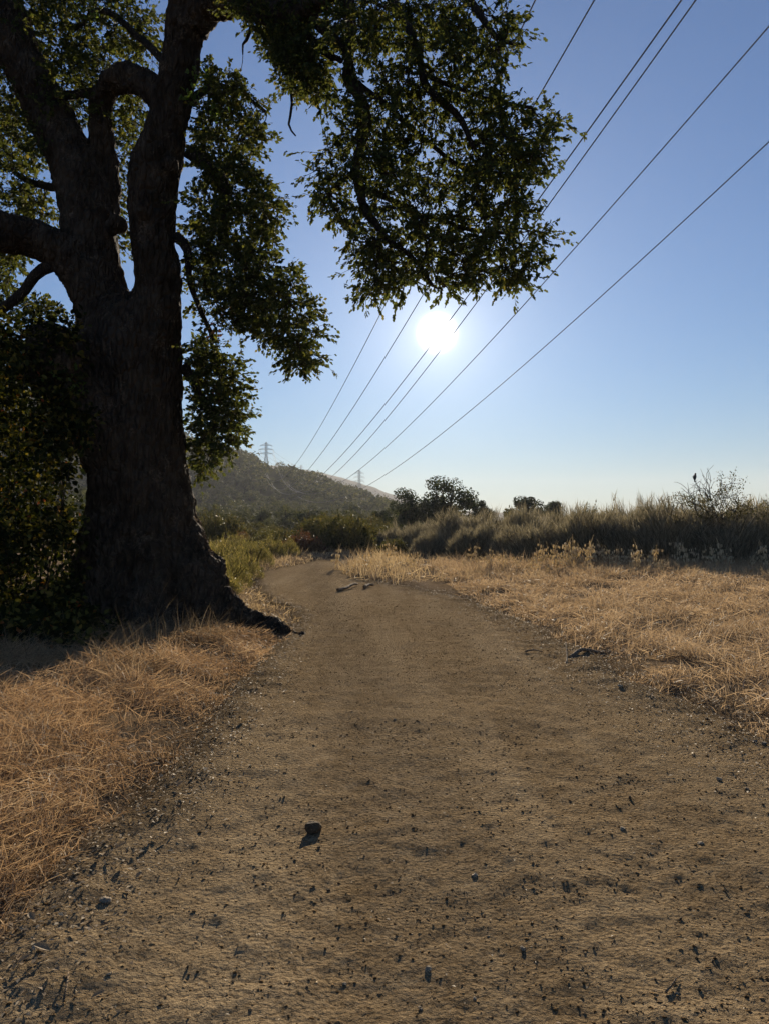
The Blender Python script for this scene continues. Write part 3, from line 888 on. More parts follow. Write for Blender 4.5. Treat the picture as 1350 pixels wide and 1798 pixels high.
# brush along the far edge of the dry grass
BR = [brush_mesh('brush_%d' % k, rx, h, 9000, 300 + k, M['brush'], .018) for k, (rx, h) in enumerate([(1.7, 2.1), (2.0, 1.9), (1.5, 2.3), (1.8, 2.0)])]
for i, (px, Y, top, w) in enumerate([
        (700, 46, 920, 80), (742, 44, 908, 110), (800, 41, 898, 130), (865, 39, 894, 140), (760, 38, 928, 90), (930, 38, 892, 150), (850, 34, 918, 120), (1005, 36, 893, 150), (940, 31, 916, 150),
        (1085, 36, 884, 150), (1025, 30, 905, 170), (1145, 38, 868, 130), (1100, 29.5, 900, 190), (1200, 34, 884, 170), (1180, 28.5, 898, 200), (1270, 33, 884, 190), (1265, 28, 896, 220), (1345, 32, 876, 210), (1360, 28, 892, 240), (1440, 30, 880, 240), (1480, 27, 890, 260), (1560, 28, 880, 260)]):
    x = (px - 675) / F * Y; z0 = float(gz(x, Y)); hgt = at(px, top, Y)[2] - z0
    k = i % 4; rx, h = [(1.7, 2.1), (2.0, 1.9), (1.5, 2.3), (1.8, 2.0)][k]
    s = w / F * Y / (2 * rx) * RNG.uniform(.95, 1.15)
    put_bush('brush_shrub', BR[k], 'grey-brown feathery brush shrub in the hedge beyond the dry grass', 'shrub', (x, Y, z0), (s, s * 1.05, hgt / h * RNG.uniform(1.02, 1.26)), RNG.uniform(0, 6.28), 'brush beyond the dry grass')
# leafier shrubs standing in and behind the brush
LS = [brush_mesh('leafy_%d' % k, 1.3, 1.6, 2600, 340 + k, M['scrub'], .02, 2.2) for k in range(2)]
for px, Y, top, w, lab in [(1022, 50, 876, 70, 'yellow-green leafy shrub poking above the brush'), (1065, 52, 884, 50, 'olive leafy shrub beside the yellow-green one above the brush'),
                           (1345, 40, 862, 50, 'leafy shrub with yellowed tips at the end of the brush'), (690, 40, 940, 60, 'low leafy shrub at the foot of the oaks by the bend'),
                           (905, 54, 886, 60, 'olive leafy shrub below the broad dark oak')]:
    x = (px - 675) / F * Y; z0 = float(gz(x, Y)); hgt = at(px, top, Y)[2] - z0
    s = w / F * Y / 2.6
    put_bush('leafy_shrub', LS[0], lab, 'shrub', (x, Y, z0), (s, s, hgt / 1.6), RNG.uniform(0, 6.28))
# growth at the foot of the hill and along the left of the bend
RS = [brush_mesh('red_0', 1.3, 1.3, 2400, 360, M['red_leaf'], .02, 2.2)]
WD = [brush_mesh('weed_%d' % k, .8, 1.0, 1800, 370 + k, M['weed'], .012, .9) for k in range(2)]
for i in range(46):
    Y = RNG.uniform(40, 108); px = RNG.uniform(300, 690)
    x = (px - 675) / F * Y
    if -1.5 < float(dout(x, Y)) * -1 or dout(np.array(x), np.array(Y)) < 1.5: continue
    z0 = float(gz(x, Y)); s = RNG.uniform(.8, 1.7)
    put_bush('hillfoot_shrub', LS[i % 2], 'olive green shrub in the scrub at the foot of the hill', 'shrub', (x, Y, z0), (s, s, s * RNG.uniform(.7, 1.2)), RNG.uniform(0, 6.28), 'scrub at the foot of the hill')
for px, Y, s, lab in [(532, 40, .95, 'russet-leaved shrub beyond the bend of the path'), (415, 46, .8, 'dull red shrub among the weeds behind the oak trunk'), (640, 62, 1.3, 'reddish low shrub between the tall pale grass and the hill')]:
    x = (px - 675) / F * Y
    put_bush('russet_shrub', RS[0], lab, 'shrub', (x, Y, float(gz(x, Y))), (s, s, s), RNG.uniform(0, 6.28))
for i, (px, Y, s) in enumerate([(365, 16, .9), (395, 17.5, .8), (350, 19, 1.0), (420, 22, .9), (385, 24, 1.1), (445, 28, 1.0), (470, 34, 1.1), (410, 31, 1.2), (350, 27, 1.2), (500, 36, .9), (545, 42, .9), (330, 22, 1.0)]):
    x = (px - 675) / F * Y
    put_bush('green_weed', WD[i % 2], 'yellow-green weed clump growing in the verge behind the oak trunk', 'weed', (x, Y, float(gz(x, Y))), (s, s, s), RNG.uniform(0, 6.28), 'weeds in the verge behind the oak')

# dark leafy undergrowth left of the trunk
def undergrowth(name, label, poly, d0, d1, cnt, mt, seed):
    global RNG
    keep = RNG; RNG = np.random.default_rng(seed)
    A = np.asarray(poly, float); pts = []
    while len(pts) < cnt:
        px = RNG.uniform(A[:, 0].min(), A[:, 0].max()); py = RNG.uniform(A[:, 1].min(), A[:, 1].max())
        if in_poly(np.array([px]), np.array([py]), poly)[0]: pts.append(at(px, py, RNG.uniform(d0, d1)))
    C = np.array(pts); C[:, 2] = np.maximum(C[:, 2], gz(C[:, 0], C[:, 1]) + .08); base = np.array((C[:, 0].mean(), C[:, 1].mean(), 0)); base[2] = float(gz(base[0], base[1]))
    t = thing(name, label, 'shrub', base)
    sb, lp, ld = MB(), [], []
    for c in C:
        f = np.array((base[0] + (c[0] - base[0]) * .45 + RNG.normal() * .2, base[1] + (c[1] - base[1]) * .5, base[2] - .05))
        if RNG.uniform() < .07:
            V, Q, T = tube(np.array([f, (f + c) / 2 + RNG.normal(size=3) * .1, c]) - base, np.array([.012, .008, .004]), 5, False); sb.add(V, Q)
        n = 34
        d = rand_unit(n); lp.append(c + d * RNG.uniform(.05, .26, n)[:, None]); ld.append(d)
    P, D = np.concatenate(lp), np.concatenate(ld); L, W, N = leaf_frames(len(P), D, .2)
    V, Fc = leaves(P - base, L, W, N, RNG.uniform(.05, .1, len(P)), OVAL, .8)
    obj('foliage', mesh_from('foliage', V, [Fc], (mt,)), t)
    obj('stems', sb.mesh('stems', M['twig']), t)
    RNG = keep
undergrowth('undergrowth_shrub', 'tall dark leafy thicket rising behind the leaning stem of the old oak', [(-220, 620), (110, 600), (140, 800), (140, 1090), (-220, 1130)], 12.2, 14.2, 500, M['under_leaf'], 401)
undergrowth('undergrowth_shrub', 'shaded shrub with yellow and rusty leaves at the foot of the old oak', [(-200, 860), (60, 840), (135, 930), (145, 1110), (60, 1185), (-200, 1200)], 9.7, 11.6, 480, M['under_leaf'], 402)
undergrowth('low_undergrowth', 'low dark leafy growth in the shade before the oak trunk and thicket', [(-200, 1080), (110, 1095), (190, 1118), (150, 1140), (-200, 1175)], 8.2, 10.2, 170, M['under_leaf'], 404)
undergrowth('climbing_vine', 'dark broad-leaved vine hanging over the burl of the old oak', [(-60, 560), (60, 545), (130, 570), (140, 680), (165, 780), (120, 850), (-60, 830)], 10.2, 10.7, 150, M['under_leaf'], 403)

# ------------------------------------------------------------------ dry grass
def scatter(n, x0, x1, y0, y1, power=0.0):
    """points with density falling as distance ** -power"""
    u = RNG.uniform(0, 1, n)
    if abs(power - 1) < 1e-6: y = y0 * (y1 / y0) ** u
    else: y = (y0 ** (1 - power) + u * (y1 ** (1 - power) - y0 ** (1 - power))) ** (1 / (1 - power))
    return RNG.uniform(x0, x1, n), y
def grass(name, label, x, y, hgt, wd, mt, lean=.8, seg=2, keep=None):
    d = dout(x, y)
    ok = d > .05 + .12 * np.abs(n2(x, y, .35, 81, 2))
    ok &= RNG.uniform(0, 1, len(x)) < (.15 + .85 * smooth((d - .03) / .32)) * (.12 + .88 * smooth(n2(x, y, .8, 82, 3) * 1.5 + .62))
    if keep is not None: ok &= keep(x, y)
    x, y, d = x[ok], y[ok], d[ok]
    n = len(x)
    h = hgt(x, y, d) * RNG.uniform(.45, 1.25, n) * (1 + .45 * np.clip(n2(x, y, .55, 84, 2), -1, 1))
    a = n2(x, y, .8, 83, 2) * 3 + RNG.uniform(-2.2, 2.2, n)
    tilt = np.abs(RNG.normal(size=n)) * .55 * lean + .1
    flat = RNG.uniform(0, 1, n) < .44 * lean
    tilt = np.where(flat, RNG.uniform(.9, 1.45, n), np.minimum(tilt, 1.4))
    D = np.stack([np.sin(a) * np.sin(tilt), np.cos(a) * np.sin(tilt), np.cos(tilt)], -1)
    bend = RNG.normal(size=(n, 3)) * .25; bend[:, 2] = -np.abs(RNG.normal(size=n)) * .28
    P = np.stack([x, y, surf(x, y) - .01 + np.where(flat, RNG.uniform(0, .11, n) * smooth(d / .4), 0)], -1)
    V, Q, T = ribbons(P, D, h, wd(y) * RNG.uniform(.6, 1.4, n), bend, seg)
    V[:, 2] = np.maximum(V[:, 2], -.01)
    tag(obj(name, mesh_from(name, V, [Q, T], (mt,))), label, 'grass', kind='stuff')
    return n
x, y = scatter(175000, -5.2, -1.0, 1.5, 11.2, .6)
grass('dry_grass', 'tangled golden dry grass on the bank below the old oak', x, y, lambda x, y, d: .08 + .13 * smooth(d / .8) + .05 * n2(x, y, .6, 91), lambda y: .0020 + .00035 * y, M['gold_straw'], 1.1, 3,
      lambda x, y: (x > -.66 * y - 1.2) & (RNG.uniform(0, 1, len(x)) > .8 * humus_shade_at(x, y)))
x, y = scatter(330000, 1.6, 17, 4.2, 28, 1.0)
grass('dry_grass', 'flattened tan dry grass spreading between the path and the brush', x, y, lambda x, y, d: .09 + .13 * smooth(d / 1.2) + .22 * smooth((y - 18) / 8) + .05 * n2(x, y, .9, 92), lambda y: .003 + .0005 * y, M['straw'], .95, 2,
      lambda x, y: x < .56 * y + 1.5)
x, y = scatter(26000, -3, 22, 20, 42, .6)
grass('tall_grass', 'tall pale seeding grass standing at the bend and along the brush', x, y, lambda x, y, d: .38 + .35 * smooth(1 - np.abs(x + .6) / 2.2), lambda y: .005 + .0004 * y, M['far_straw'], .45, 2,
      lambda x, y: (x < .56 * y + 1.5) & (x > -2.2))
x, y = scatter(34000, -11, -1.0, 11.2, 46, .7)
grass('dry_grass', 'straw-coloured grass edging the left of the bend behind the oak', x, y, lambda x, y, d: .14 + .3 * smooth(d / 2.5), lambda y: .004 + .0005 * y, M['far_straw'], .7, 2,
      lambda x, y: x > -.34 * y)
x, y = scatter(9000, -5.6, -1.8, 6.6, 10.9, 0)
grass('rank_grass', 'long arching grey grass stems in the shade before the oak roots', x, y, lambda x, y, d: .45 + 0 * x, lambda y: .004 + 0 * y, M['shaded_straw'], .8, 4, lambda x, y: n2(x, y, .5, 95) > -.1)

# ------------------------------------------------------------------ wild oats: tall seeding stalks, each a plant
def oat_mesh(seed):
    r = np.random.default_rng(seed); mb = MB()
    for k in range(3):
        a = r.uniform(0, 6.28); h = r.uniform(.6, 1.0); ln = r.uniform(.05, .35)
        e = np.array((math.cos(a) * ln, math.sin(a) * ln, h))
        P, R = catmull([(0, 0, -.05), e * np.array((.35, .35, .55)), e], [.006, .004, .003], .15)
        V, Q, T = tube(P, R, 4, False); mb.add(V, Q)
        for j in range(10):
            t = r.uniform(.45, 1.0); p = P[int(t * (len(P) - 1))]
            o = p + np.array((r.normal() * .07, r.normal() * .07, r.uniform(-.05, .03)))
            V, Q, T = tube(np.array([p, o]), np.array([.0018, .0018]), 3, False); mb.add(V, Q)
            s = r.uniform(.05, .085)
            mb.add(ICO1 * np.array((.016, .016, s * .6)) * 1.25 + o - np.array((0, 0, s * .5)), ICO1F)
    return mb.mesh('wild_oat', M['pale_straw'])
OM = [oat_mesh(500 + k) for k in range(6)]
oats = [(590 + 0, 27, 958), (640, 25, 962), (688, 26, 958), (720, 25, 962)]
for px in (828, 838, 860, 874): oats.append((px, RNG.uniform(24, 26), RNG.uniform(962, 972)))
for px in (952, 965, 978, 986, 997, 1006, 1014, 1028): oats.append((px, RNG.uniform(23, 25.5), RNG.uniform(938, 962)))
for px in (1045, 1062, 1078, 1092, 1105, 1124, 1138, 1150): oats.append((px, RNG.uniform(23, 25.5), RNG.uniform(945, 968)))
for px in (1188, 1206, 1240, 1255, 1268, 1284, 1345): oats.append((px, RNG.uniform(22, 25), RNG.uniform(938, 965)))
for px in (812, 850, 884, 905, 930, 944, 959, 991, 1020, 1036, 1070, 1098, 1115, 1162, 1175, 1222, 1300, 1318, 1332): oats.append((px, RNG.uniform(22, 26), RNG.uniform(958, 985)))
for px, Y, top in oats:
    top = top - 8 + RNG.normal() * 7
    x = (px - 675) / F * Y; z0 = float(surf(x, Y)); s = at(px, top, Y)[2] - z0
    o = obj('wild_oat', OM[RNG.integers(6)]); o.location = (x, Y, z0); o.scale = (s, s, s); o.rotation_euler = (0, 0, RNG.uniform(0, 6.28))
    tag(o, 'tall dry wild oat stalk with drooping seed heads before the brush', 'wild oat', 'wild oats before the brush')

# ------------------------------------------------------------------ earth clods, gravel and chaff on the path
def build_gravel():
    n = 46000
    OC = np.array([(1, 0, 0), (-1, 0, 0), (0, 1, 0), (0, -1, 0), (0, 0, 1), (0, 0, -1.)]); OF = np.array([(0, 2, 4), (2, 1, 4), (1, 3, 4), (3, 0, 4), (2, 0, 5), (1, 2, 5), (3, 1, 5), (0, 3, 5)])
    y = 1.9 * (16 / 1.9) ** (RNG.uniform(0, 1, n) ** 1.25); u = RNG.uniform(-.02, 1.02, n)
    x = path_l(y) + (path_r(y) - path_l(y)) * u
    kp = RNG.uniform(0, 1, n) < .25 + .75 * smooth(n2(x, y, .45, 97, 3) * 1.4 + .4); x, y = x[kp], y[kp]; n = len(x)
    s = np.exp(RNG.normal(size=n) * .68 - 6.15) * (1 + .09 * y); s = np.minimum(s, .0062 + .0006 * y)
    sc = s[:, None] * np.stack([RNG.uniform(.7, 1.5, n), RNG.uniform(.7, 1.3, n), RNG.uniform(.3, .65, n)], -1)
    ang_ = RNG.uniform(0, 6.28, n); c, si = np.cos(ang_), np.sin(ang_)
    B = OC[None] * (1 + .28 * RNG.normal(size=(n, len(OC), 1)).clip(-1.5, 1.5)) * sc[:, None]
    V = np.stack([B[..., 0] * c[:, None] - B[..., 1] * si[:, None], B[..., 0] * si[:, None] + B[..., 1] * c[:, None], B[..., 2]], -1)
    V += np.stack([x, y, pz(x, y) + sc[:, 2] * .1], -1)[:, None]
    Fc = (np.arange(n)[:, None, None] * len(OC) + OF[None]).reshape(-1, 3)
    tag(obj('gravel', mesh_from('gravel', V.reshape(-1, 3), [Fc], (M['clod'],))), 'loose brown earth crumbs and fine gravel strewn over the path', 'gravel', kind='stuff')
    # chaff and broken leaves along both edges
    n = 28000
    y = 1.7 * (22 / 1.7) ** RNG.uniform(0, 1, n); side = RNG.uniform(0, 1, n) < .36
    d = RNG.normal(size=n) * .20 + .08
    x = np.where(side, path_l(y) - d, path_r(y) + d * 1.8 + .05)
    k = RNG.uniform(0, 1, n) < .10; u = RNG.uniform(0, 1, n); x = np.where(k, path_l(y) + (path_r(y) - path_l(y)) * u, x)
    s = RNG.uniform(.008, .03, n) * (1 + .03 * y) * np.where(k, .55, 1)
    L = rand_unit(n); L[:, 2] *= .22; L /= np.linalg.norm(L, axis=1)[:, None]
    N = rand_unit(n) * .35 + np.array((0, 0, 1.0)); W = np.cross(N, L); W /= np.linalg.norm(W, axis=1)[:, None]; N = np.cross(L, W)
    V, Q = quads(np.stack([x, y, surf(x, y) + .007], -1), L, W, N, s, RNG.uniform(.2, .6, n)[:, None])
    tag(obj('leaf_litter', mesh_from('leaf_litter', V, [Q], (M['chaff'],))), 'pale chips of dead leaf and straw lining the path edges', 'leaf litter', kind='stuff')
build_gravel()

def stone_mesh(seed, mt, rough=.22, facets=5):
    import bmesh
    r = np.random.default_rng(seed); bm = bmesh.new()
    P = r.normal(size=(26, 3)); P /= np.linalg.norm(P, axis=1)[:, None]; P *= r.uniform(1 - rough * 1.2, 1.05, (26, 1))
    for p in P: bm.verts.new(p)
    bmesh.ops.convex_hull(bm, input=bm.verts)
    bmesh.ops.delete(bm, geom=[v for v in bm.verts if not v.link_faces], context='VERTS')
    bmesh.ops.bevel(bm, geom=list(bm.edges), offset=.06, segments=1, affect='EDGES')
    bmesh.ops.triangulate(bm, faces=bm.faces)
    bmesh.ops.subdivide_edges(bm, edges=list(bm.edges), cuts=1)
    for v in bm.verts:
        q = np.array(v.co[:]); v.co = v.co * float(1 + .05 * fbm(q[None] * 3.0, 2, seed)[0])
    me = bpy.data.meshes.new('stone'); bm.to_mesh(me); bm.free(); me.materials.append(mt)
    return me
SM = [stone_mesh(600 + k, M['stone'], .42, 9) for k in range(4)]
PM = [stone_mesh(620 + k, M['pale_stone'], .18) for k in range(3)]
def put_stone(me, px, py, w, label, group=None, name='stone', tall=.7):
    p = gp(px, py); p[2] = float(surf(p[0], p[1])); s = w / F * p[1] / 2
    o = obj(name, me); o.location = (p[0], p[1], p[2] + s * tall * .55); o.scale = (s, s * RNG.uniform(.75, 1.1), s * tall)
    o.rotation_euler = (RNG.uniform(-.3, .3), RNG.uniform(-.3, .3), RNG.uniform(0, 6.28))
    tag(o, label, 'stone', group)
put_stone(stone_mesh(641, M['stone'], .16), 549, 1456, 36, 'fist-sized jagged brown rock lying alone on the dirt path', tall=.8, name='rock')
for k, (px, py, w) in enumerate([(752, 1701, 18), (917, 1666, 14), (833, 1535, 13), (738, 1766, 12), (833, 1752, 10), (1092, 1461, 12), (1262, 1372, 13), (1340, 1317, 14), (1325, 1312, 11), (1088, 1211, 12), (1230, 1487, 15), (605, 1720, 9), (1310, 1389, 10)]):
    put_stone(PM[k % 3], px, py, w, 'small pale whitish pebble on the dirt path', 'pale pebbles on the path', 'pebble', .5)
put_stone(PM[1], 186, 1592, 24, 'flat pale stone on the path edge beside the dry grass bank', None, 'stone', .45)
for k, (px, py, w) in enumerate([(540, 1728, 14), (902, 1696, 12), (968, 1765, 12), (1042, 1667, 14), (577, 1557, 18), (1106, 1405, 16), (1058, 1785, 14), (845, 1596, 10), (518, 1508, 12), (560, 1488, 13), (1195, 1615, 16), (1078, 1565, 12), (640, 1500, 9), (995, 1700, 10), (1270, 1560, 12), (905, 1530, 9), (760, 1620, 10), (700, 1540, 9), (640, 1640, 10), (470, 1640, 10), (360, 1620, 11), (410, 1720, 12), (330, 1700, 11), (1150, 1720, 12), (1250, 1690, 12), (1310, 1640, 11), (1000, 1480, 9), (880, 1420, 8), (760, 1390, 8), (680, 1440, 9), (1200, 1440, 9), (1010, 1350, 8), (840, 1300, 8), (620, 1330, 8), (500, 1400, 10), (450, 1480, 10), (1180, 1300, 12), (1240, 1272, 16), (1262, 1300, 10), (440, 1350, 14)]):
    put_stone(SM[k % 4], px, py, w * .55, 'small dark clod of earth casting a shadow on the path', 'dark clods on the path', 'clod', .8)

# sticks and fallen leaves
def stick(name, label, pts, r, mt, cat='stick', group=None):
    P = []
    for px, py, lift in pts:
        p = gp(px, py); p[2] = float(surf(p[0], p[1])) + lift; P.append(p)
    base = P[0].copy(); P, R = catmull(np.array(P) - base, np.linspace(r, r * .55, len(P)), .04)
    P = P + .25 * r * np.stack([vnoise(P * 14, 5), vnoise(P * 14, 6), vnoise(P * 14, 7)], -1)
    V, Q, T = tube(P, R, 8); o = obj(name, mesh_from(name, V, [Q, T], (M[mt],), True)); o.location = base
    tag(o, label, cat, group)
stick('fallen_branch', 'weathered pale branch lying across the path at the bend', [(594, 1038, .03), (606, 1036, .05), (618, 1032, .08), (628, 1029, .06)], .045, 'dead_wood', 'branch')
stick('fallen_branch', 'short thick broken log beside the pale branch on the path', [(640, 1034, .04), (649, 1031, .06), (656, 1031, .04)], .045, 'dead_wood', 'log')
stick('twig', 'thin curved twig on the right side of the path', [(922, 1150, .015), (938, 1148, .03), (952, 1149, .015)], .010, 'dead_wood')
stick('twig', 'short upright pale stick stump at the right path edge', [(994, 1168, 0), (995, 1160, .05), (993, 1150, .11)], .012, 'dead_wood')
stick('fallen_branch', 'crooked broken branch half buried in grass at the right path edge', [(1000, 1158, .0), (1022, 1152, .03), (1046, 1147, .035), (1066, 1145, .01)], .026, 'dead_wood', 'branch')
stick('straw', 'single pale straw lying on the bare path', [(313, 1548, .008), (318, 1538, .012), (323, 1528, .01)], .004, 'dead_wood', 'straw')
stick('straw', 'bent pale straw on the path by the grass bank', [(112, 1772, .006), (118, 1750, .012), (121, 1728, .01)], .004, 'dead_wood', 'straw')
stick('twig', 'small curved twig on the bare path among pale pebbles', [(1168, 1746, .006), (1180, 1734, .012), (1188, 1722, .008)], .004, 'dead_wood')
def fallen_leaf(px, py, w, rz):
    p = gp(px, py); p[2] = float(surf(p[0], p[1])) + .012; s = w / F * p[1]
    V, Fc = leaves(np.zeros((1, 3)), np.array([[1., 0, 0]]), np.array([[0, 1., 0]]), np.array([[0, 0, 1.]]), np.array([1.0]), OVAL, .7, .35, -.25)
    o = obj('fallen_leaf', mesh_from('fallen_leaf', V, [Fc], (M['chaff'],))); o.location = p; o.scale = (s, s, s); o.rotation_euler = (RNG.uniform(-.2, .2), RNG.uniform(-.2, .1), rz)
    tag(o, 'curled pale dead leaf fallen at the left path edge', 'leaf', 'dead leaves on the left path edge')
for px, py, w in [(90, 1697, 32), (95, 1725, 20), (200, 1510, 24), (215, 1530, 20), (180, 1515, 20), (270, 1480, 16), (300, 1470, 16), (160, 1770, 24), (60, 1640, 22), (240, 1550, 16), (310, 1395, 16), (320, 1410, 14), (360, 1370, 14), (420, 1260, 16), (430, 1275, 14), (455, 1195, 14), (30, 1720, 26), (130, 1650, 18)]:
    fallen_leaf(px, py, w, RNG.uniform(0, 6.28))

# ------------------------------------------------------------------ dead shrub with a perched bird
def dead_shrub():
    Y = 29.0; b = at(1250, 905, Y); x = b[0]; z0 = float(gz(x, Y))
    root = thing('bare_shrub', 'leafless twiggy shrub rising over the brush with a bird on it', 'shrub', (x, Y, z0))
    r = np.random.default_rng(78); mb = MB(); off = np.array((x, Y, z0)); tips = []
    def grow(p, d, ln, rad, lev):
        nonlocal mb
        pts = [p]; q = p.copy(); dd = d.copy()
        for k in range(4):
            dd = dd + r.normal(size=3) * .22; dd[2] += .02; dd /= np.linalg.norm(dd); q = q + dd * ln / 4; pts.append(q.copy())
        V, Q, T = tube(np.array(pts), np.linspace(rad, rad * .5, 5), 5, False); mb.add(V - off, Q)
        if lev == 0: tips.append(q); return
        for k in range(r.integers(3, 5)):
            s = pts[r.integers(2, 5)]; nd = dd + r.normal(size=3) * .65; nd /= np.linalg.norm(nd)
            grow(s, nd, ln * r.uniform(.55, .8), rad * .68, lev - 1)
    st = off + np.array((0, 0, -.1))
    for tx, ty in [(1200, 862), (1215, 846), (1238, 842), (1262, 850), (1285, 858), (1305, 862)]:
        e = at(tx, ty, Y + r.uniform(-.4, .4)); d = e - st; ln = np.linalg.norm(d)
        mb = MB(); grow(st + r.normal(size=3) * .05, d / ln, ln * .56, .030, 3); obj('branch', mb.mesh('branch', M['dark_wood']), root)
    # perch for the bird
    mb = MB(); pb = at(1219, 842, Y); V, Q, T = tube(np.array([st, st + np.array((-.05, 0, .8)), (st + pb) / 2 + np.array((.1, 0, .5)), pb, pb + np.array((-.1, 0, .12))]), np.array([.026, .022, .016, .011, .006]), 5, False); mb.add(V - off, Q)
    obj('branch', mb.mesh('branch', M['dark_wood']), root)
    # few leaves left on the right tips
    tp = np.array([t for t in tips if proj(t)[0] > 1258 or proj(t)[1] > 868] or tips[:5]); P = np.repeat(tp, 16, 0) + r.normal(size=(len(tp) * 16, 3)) * .09
    L, W, N = leaf_frames(len(P)); V, Q = quads(P - off, L, W, N, r.uniform(.05, .09, len(P)))
    obj('leaves', mesh_from('leaves', V, [Q], (M['scrub'],)), root)['kind'] = 'stuff'
    # bird: one continuous lathe body with head, beak and tail, and folded wings
    br = thing('bird', 'small dark bird perched upright on the bare shrub', 'bird', pb, .5)
    prof = [(0, -.17, .012), (.0, -.09, .016), (.0, -.045, .035), (.008, 0, .052), (.018, .05, .056), (.022, .09, .042), (.026, .115, .033), (.032, .14, .036), (.038, .16, .030), (.04, .178, .012)]
    P = np.array([(a, 0, z + .07) for a, z, q in prof]); V, Q, T = tube(P, np.array([q for a, z, q in prof]), 14)
    V[:28, 1] *= 2.0
    obj('body', mesh_from('body', V, [Q, T], (M['feather'],), True), br)
    V, Q, T = tube(np.array([(.062, 0, .217), (.082, 0, .214), (.105, 0, .207)]), np.array([.011, .007, .001]), 8); obj('beak', mesh_from('beak', V, [Q, T], (M['beak'],), True), br)
    for sg in (-1, 1):
        W_ = ICO2 * np.array((.03, .012, .085)); W_[:, 2] -= .0; W_ += np.array((-.008, sg * .046, .085)); obj('wing', mesh_from('wing', W_, [ICO2F], (M['feather'],), True), br)
        V, Q, T = tube(np.array([(.012, sg * .018, .045), (.014, sg * .02, 0)]), np.array([.005, .004]), 6); obj('leg', mesh_from('leg', V, [Q, T], (M['beak'],)), br)
dead_shrub()

# ------------------------------------------------------------------ power line
def bar(mb, a, b, w):
    V, Q, T = tube(np.array([a, (np.asarray(a) + np.asarray(b)) / 2, b], float), np.full(3, w), 4); mb.add(V, Q, T)
def pylon(px, top_py, Y, H, arm, label, rz, w=.16):
    top = at(px, top_py, Y); x = top[0]; z0 = top[2] - H
    t = thing('transmission_pylon', label, 'pylon', (x, Y, z0), rz, None)
    b = H * .11; wz = H * .62; wt = H * .028
    def half(z): return b + (wt - b) * min(z / wz, 1)
    for sx in (-1, 1):
        for sy in (-1, 1):
            mb = MB(); bar(mb, (sx * b, sy * b, 0), (sx * wt, sy * wt, wz), w * 1.3); bar(mb, (sx * wt, sy * wt, wz), (sx * wt, sy * wt, H * .97), w)
            obj('leg', mb.mesh('leg', M['steel']), t)
    mb = MB(); zs = [0, .14, .27, .38, .48, .56, .62, .69, .76, .83, .90, .97]
    for k in range(len(zs) - 1):
        z1, z2 = zs[k] * H, zs[k + 1] * H; a, c = half(z1), half(z2)
        for s in (-1, 1):
            bar(mb, (-a, s * a, z1), (c, s * c, z2), w * .6); bar(mb, (a, s * a, z1), (-c, s * c, z2), w * .6)
            bar(mb, (s * a, -a, z1), (s * c, c, z2), w * .6); bar(mb, (s * a, a, z1), (s * c, -c, z2), w * .6)
            bar(mb, (-c, s * c, z2), (c, s * c, z2), w * .6); bar(mb, (s * c, -c, z2), (s * c, c, z2), w * .6)
    obj('bracing', mb.mesh('bracing', M['steel']), t)
    mb = MB(); bar(mb, (0, 0, H * .95), (0, 0, H), w); bar(mb, (-wt, 0, H * .97), (0, 0, H), w * .7); bar(mb, (wt, 0, H * .97), (0, 0, H), w * .7); obj('peak', mb.mesh('peak', M['steel']), t)
    ends = []
    for zf, af in ((.66, .9), (.78, 1.0), (.90, .82)):
        z = zf * H; A = arm * af
        mb = MB()
        for s in (-1, 1):
            for q in (-1, 1):
                bar(mb, (s * wt, q * wt, z), (s * A, 0, z), w * .8); bar(mb, (s * wt, q * wt, z + H * .045), (s * A, 0, z), w * .7)
        obj('cross_arm', mb.mesh('cross_arm', M['steel']), t)
        for s in (-1, 1):
            mb = MB(); L = H * .045
            for k in range(6): mb.add(ICO1 * np.array((.18, .18, .1)) + np.array((s * A, 0, z - L * (k + .5) / 6)), ICO1F)
            obj('insulator', mb.mesh('insulator', M['insulator']), t)
            c, si = math.cos(rz), math.sin(rz); ends.append(np.array((x + s * A * c, Y + s * A * si, z0 + z - L)))
    return ends
E1 = pylon(468, 776, 600, 27, 5.6, 'grey lattice pylon on the crest of the wooded hill beside the oak leaves', .17)
E2 = pylon(631, 825, 780, 34, 5.4, 'grey lattice pylon standing before the hazy ridge', .1)
E3 = pylon(529, 816, 1600, 30, 5, 'tiny faint pylon on the skyline between the two larger pylons', .1, .2)
def cable(name, label, P, r0, r1, group):
    P = np.asarray(P); base = P[0].copy()
    V, Q, T = tube(P - base, np.linspace(r0, r1, len(P)), 6)
    o = obj(name, mesh_from(name, V, [Q, T], (M['cable'],), True)); o.location = base; tag(o, label, 'power line', group)
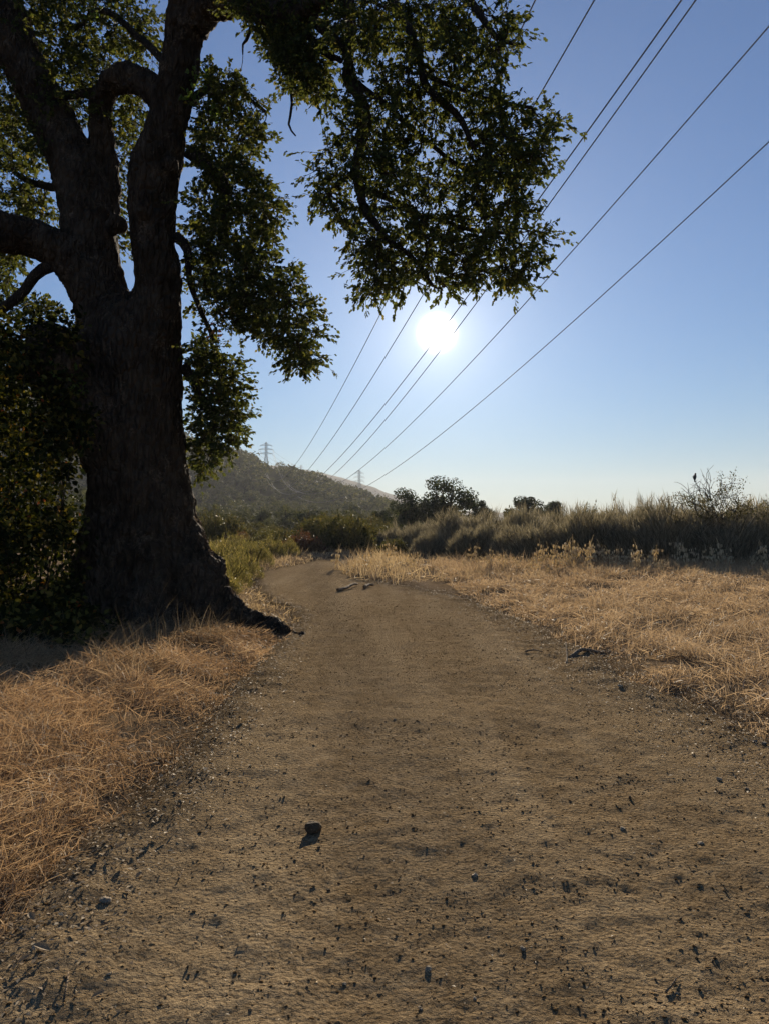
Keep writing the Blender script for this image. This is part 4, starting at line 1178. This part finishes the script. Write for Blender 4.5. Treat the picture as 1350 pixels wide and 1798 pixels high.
def fit_wire(pix, end, zt):
    """straight in plan from overhead to the pylon arm; height a quadratic fitted through the sighted points"""
    (p0, q0) = pix[0]
    e0, v0 = (p0 - 675) / F, None
    # plan line x = X0 + s*y with s from the pylon; X0 chosen so that the overhead height is zt
    lo, hi = 2.0, 60.0
    for _ in range(50):
        X0 = (lo + hi) / 2; s = (end[0] - X0) / end[1]
        d = at(p0, q0, 10.0); ux, uz = d[0] / 10, (d[2] - CH) / 10
        Yp = X0 / (ux - s); z = CH + uz * Yp
        if z < zt: lo = X0
        else: hi = X0
    s = (end[0] - X0) / end[1]; ys, zs, ws = [], [], []
    for a, b in pix:
        d = at(a, b, 10.0); ux, uz = d[0] / 10, (d[2] - CH) / 10
        Yp = X0 / (ux - s)
        if 0 < Yp < end[1]: ys.append(Yp); zs.append(CH + uz * Yp); ws.append(1 / Yp ** .5)
    # z = zend + a (y-ye) + b (y-ye)^2 through the pylon arm
    ys, zs, ws = map(np.array, (ys, zs, ws)); t = ys - end[1]
    A = np.stack([t, t * t], -1) * ws[:, None]; co, *_ = np.linalg.lstsq(A, (zs - end[2]) * ws, rcond=None)
    yy = np.concatenate([np.linspace(-60, 60, 40), np.linspace(63, end[1], 90)]); tt = yy - end[1]
    return np.stack([X0 + s * yy, yy, end[2] + co[0] * tt + co[1] * tt * tt], -1)
W1 = [[(940, 0), (660, 565), (525, 805), (512, 828)], [(1042, 5), (965, 140), (720, 545), (550, 812), (522, 850)], [(1195, 5), (950, 340), (745, 620), (590, 808), (532, 862)],
      [(1232, 5), (955, 365), (760, 610), (603, 815), (545, 872)], [(1350, 55), (985, 460), (800, 655), (600, 838), (550, 878)], [(1350, 255), (900, 650), (640, 852), (558, 887)]]
order = [0, 2, 4, 5, 3, 1]
names = ['power line running over the oak crown, farthest from the open sky', 'power line second from the oak crown', 'upper power line of the close pair crossing the sky', 'lower power line of the close pair crossing the sky', 'power line just below the close pair crossing the sky', 'lowest power line in the open sky beside the sun']
for i in range(6):
    cable('power_line', names[i], fit_wire(W1[i], E1[order[i]], 24 + [3, 1, -1, 1, 3, 1][i]), .03, .07, 'power lines')
for k, (a, b) in enumerate(((0, 0), (2, 2), (1, 1), (3, 3))):
    p, q = E1[a], E2[b]; t = np.linspace(0, 1, 40)[:, None]
    P = p + (q - p) * t; P[:, 2] -= 10 * (4 * t * (1 - t))[:, 0]
    cable('power_line', 'thin far power line strung between the hill pylon and the ridge pylon', P, .06, .06, 'far power lines')

# ------------------------------------------------------------------ haze
V = np.array([(sx * 3600.0, sy * 3600.0, z) for z in (-24.0, 215.0) for sy in (-1, 1) for sx in (-1, 1)])
Q = np.array([(0, 2, 3, 1), (4, 5, 7, 6), (0, 1, 5, 4), (2, 6, 7, 3), (0, 4, 6, 2), (1, 3, 7, 5)])
t = NT('haze')
pv = t.n('ShaderNodeVolumePrincipled')
pv.inputs['Color'].default_value = (.93, .94, .96, 1)
pv.inputs['Density'].default_value = .00019
pv.inputs['Anisotropy'].default_value = .12
t.link(pv.outputs[0], t.out.inputs['Volume'])
hz = obj('haze', mesh_from('haze', V, [Q], (t.m,)))
tag(hz, 'thin pale evening haze filling the valley air', 'haze', kind='stuff')
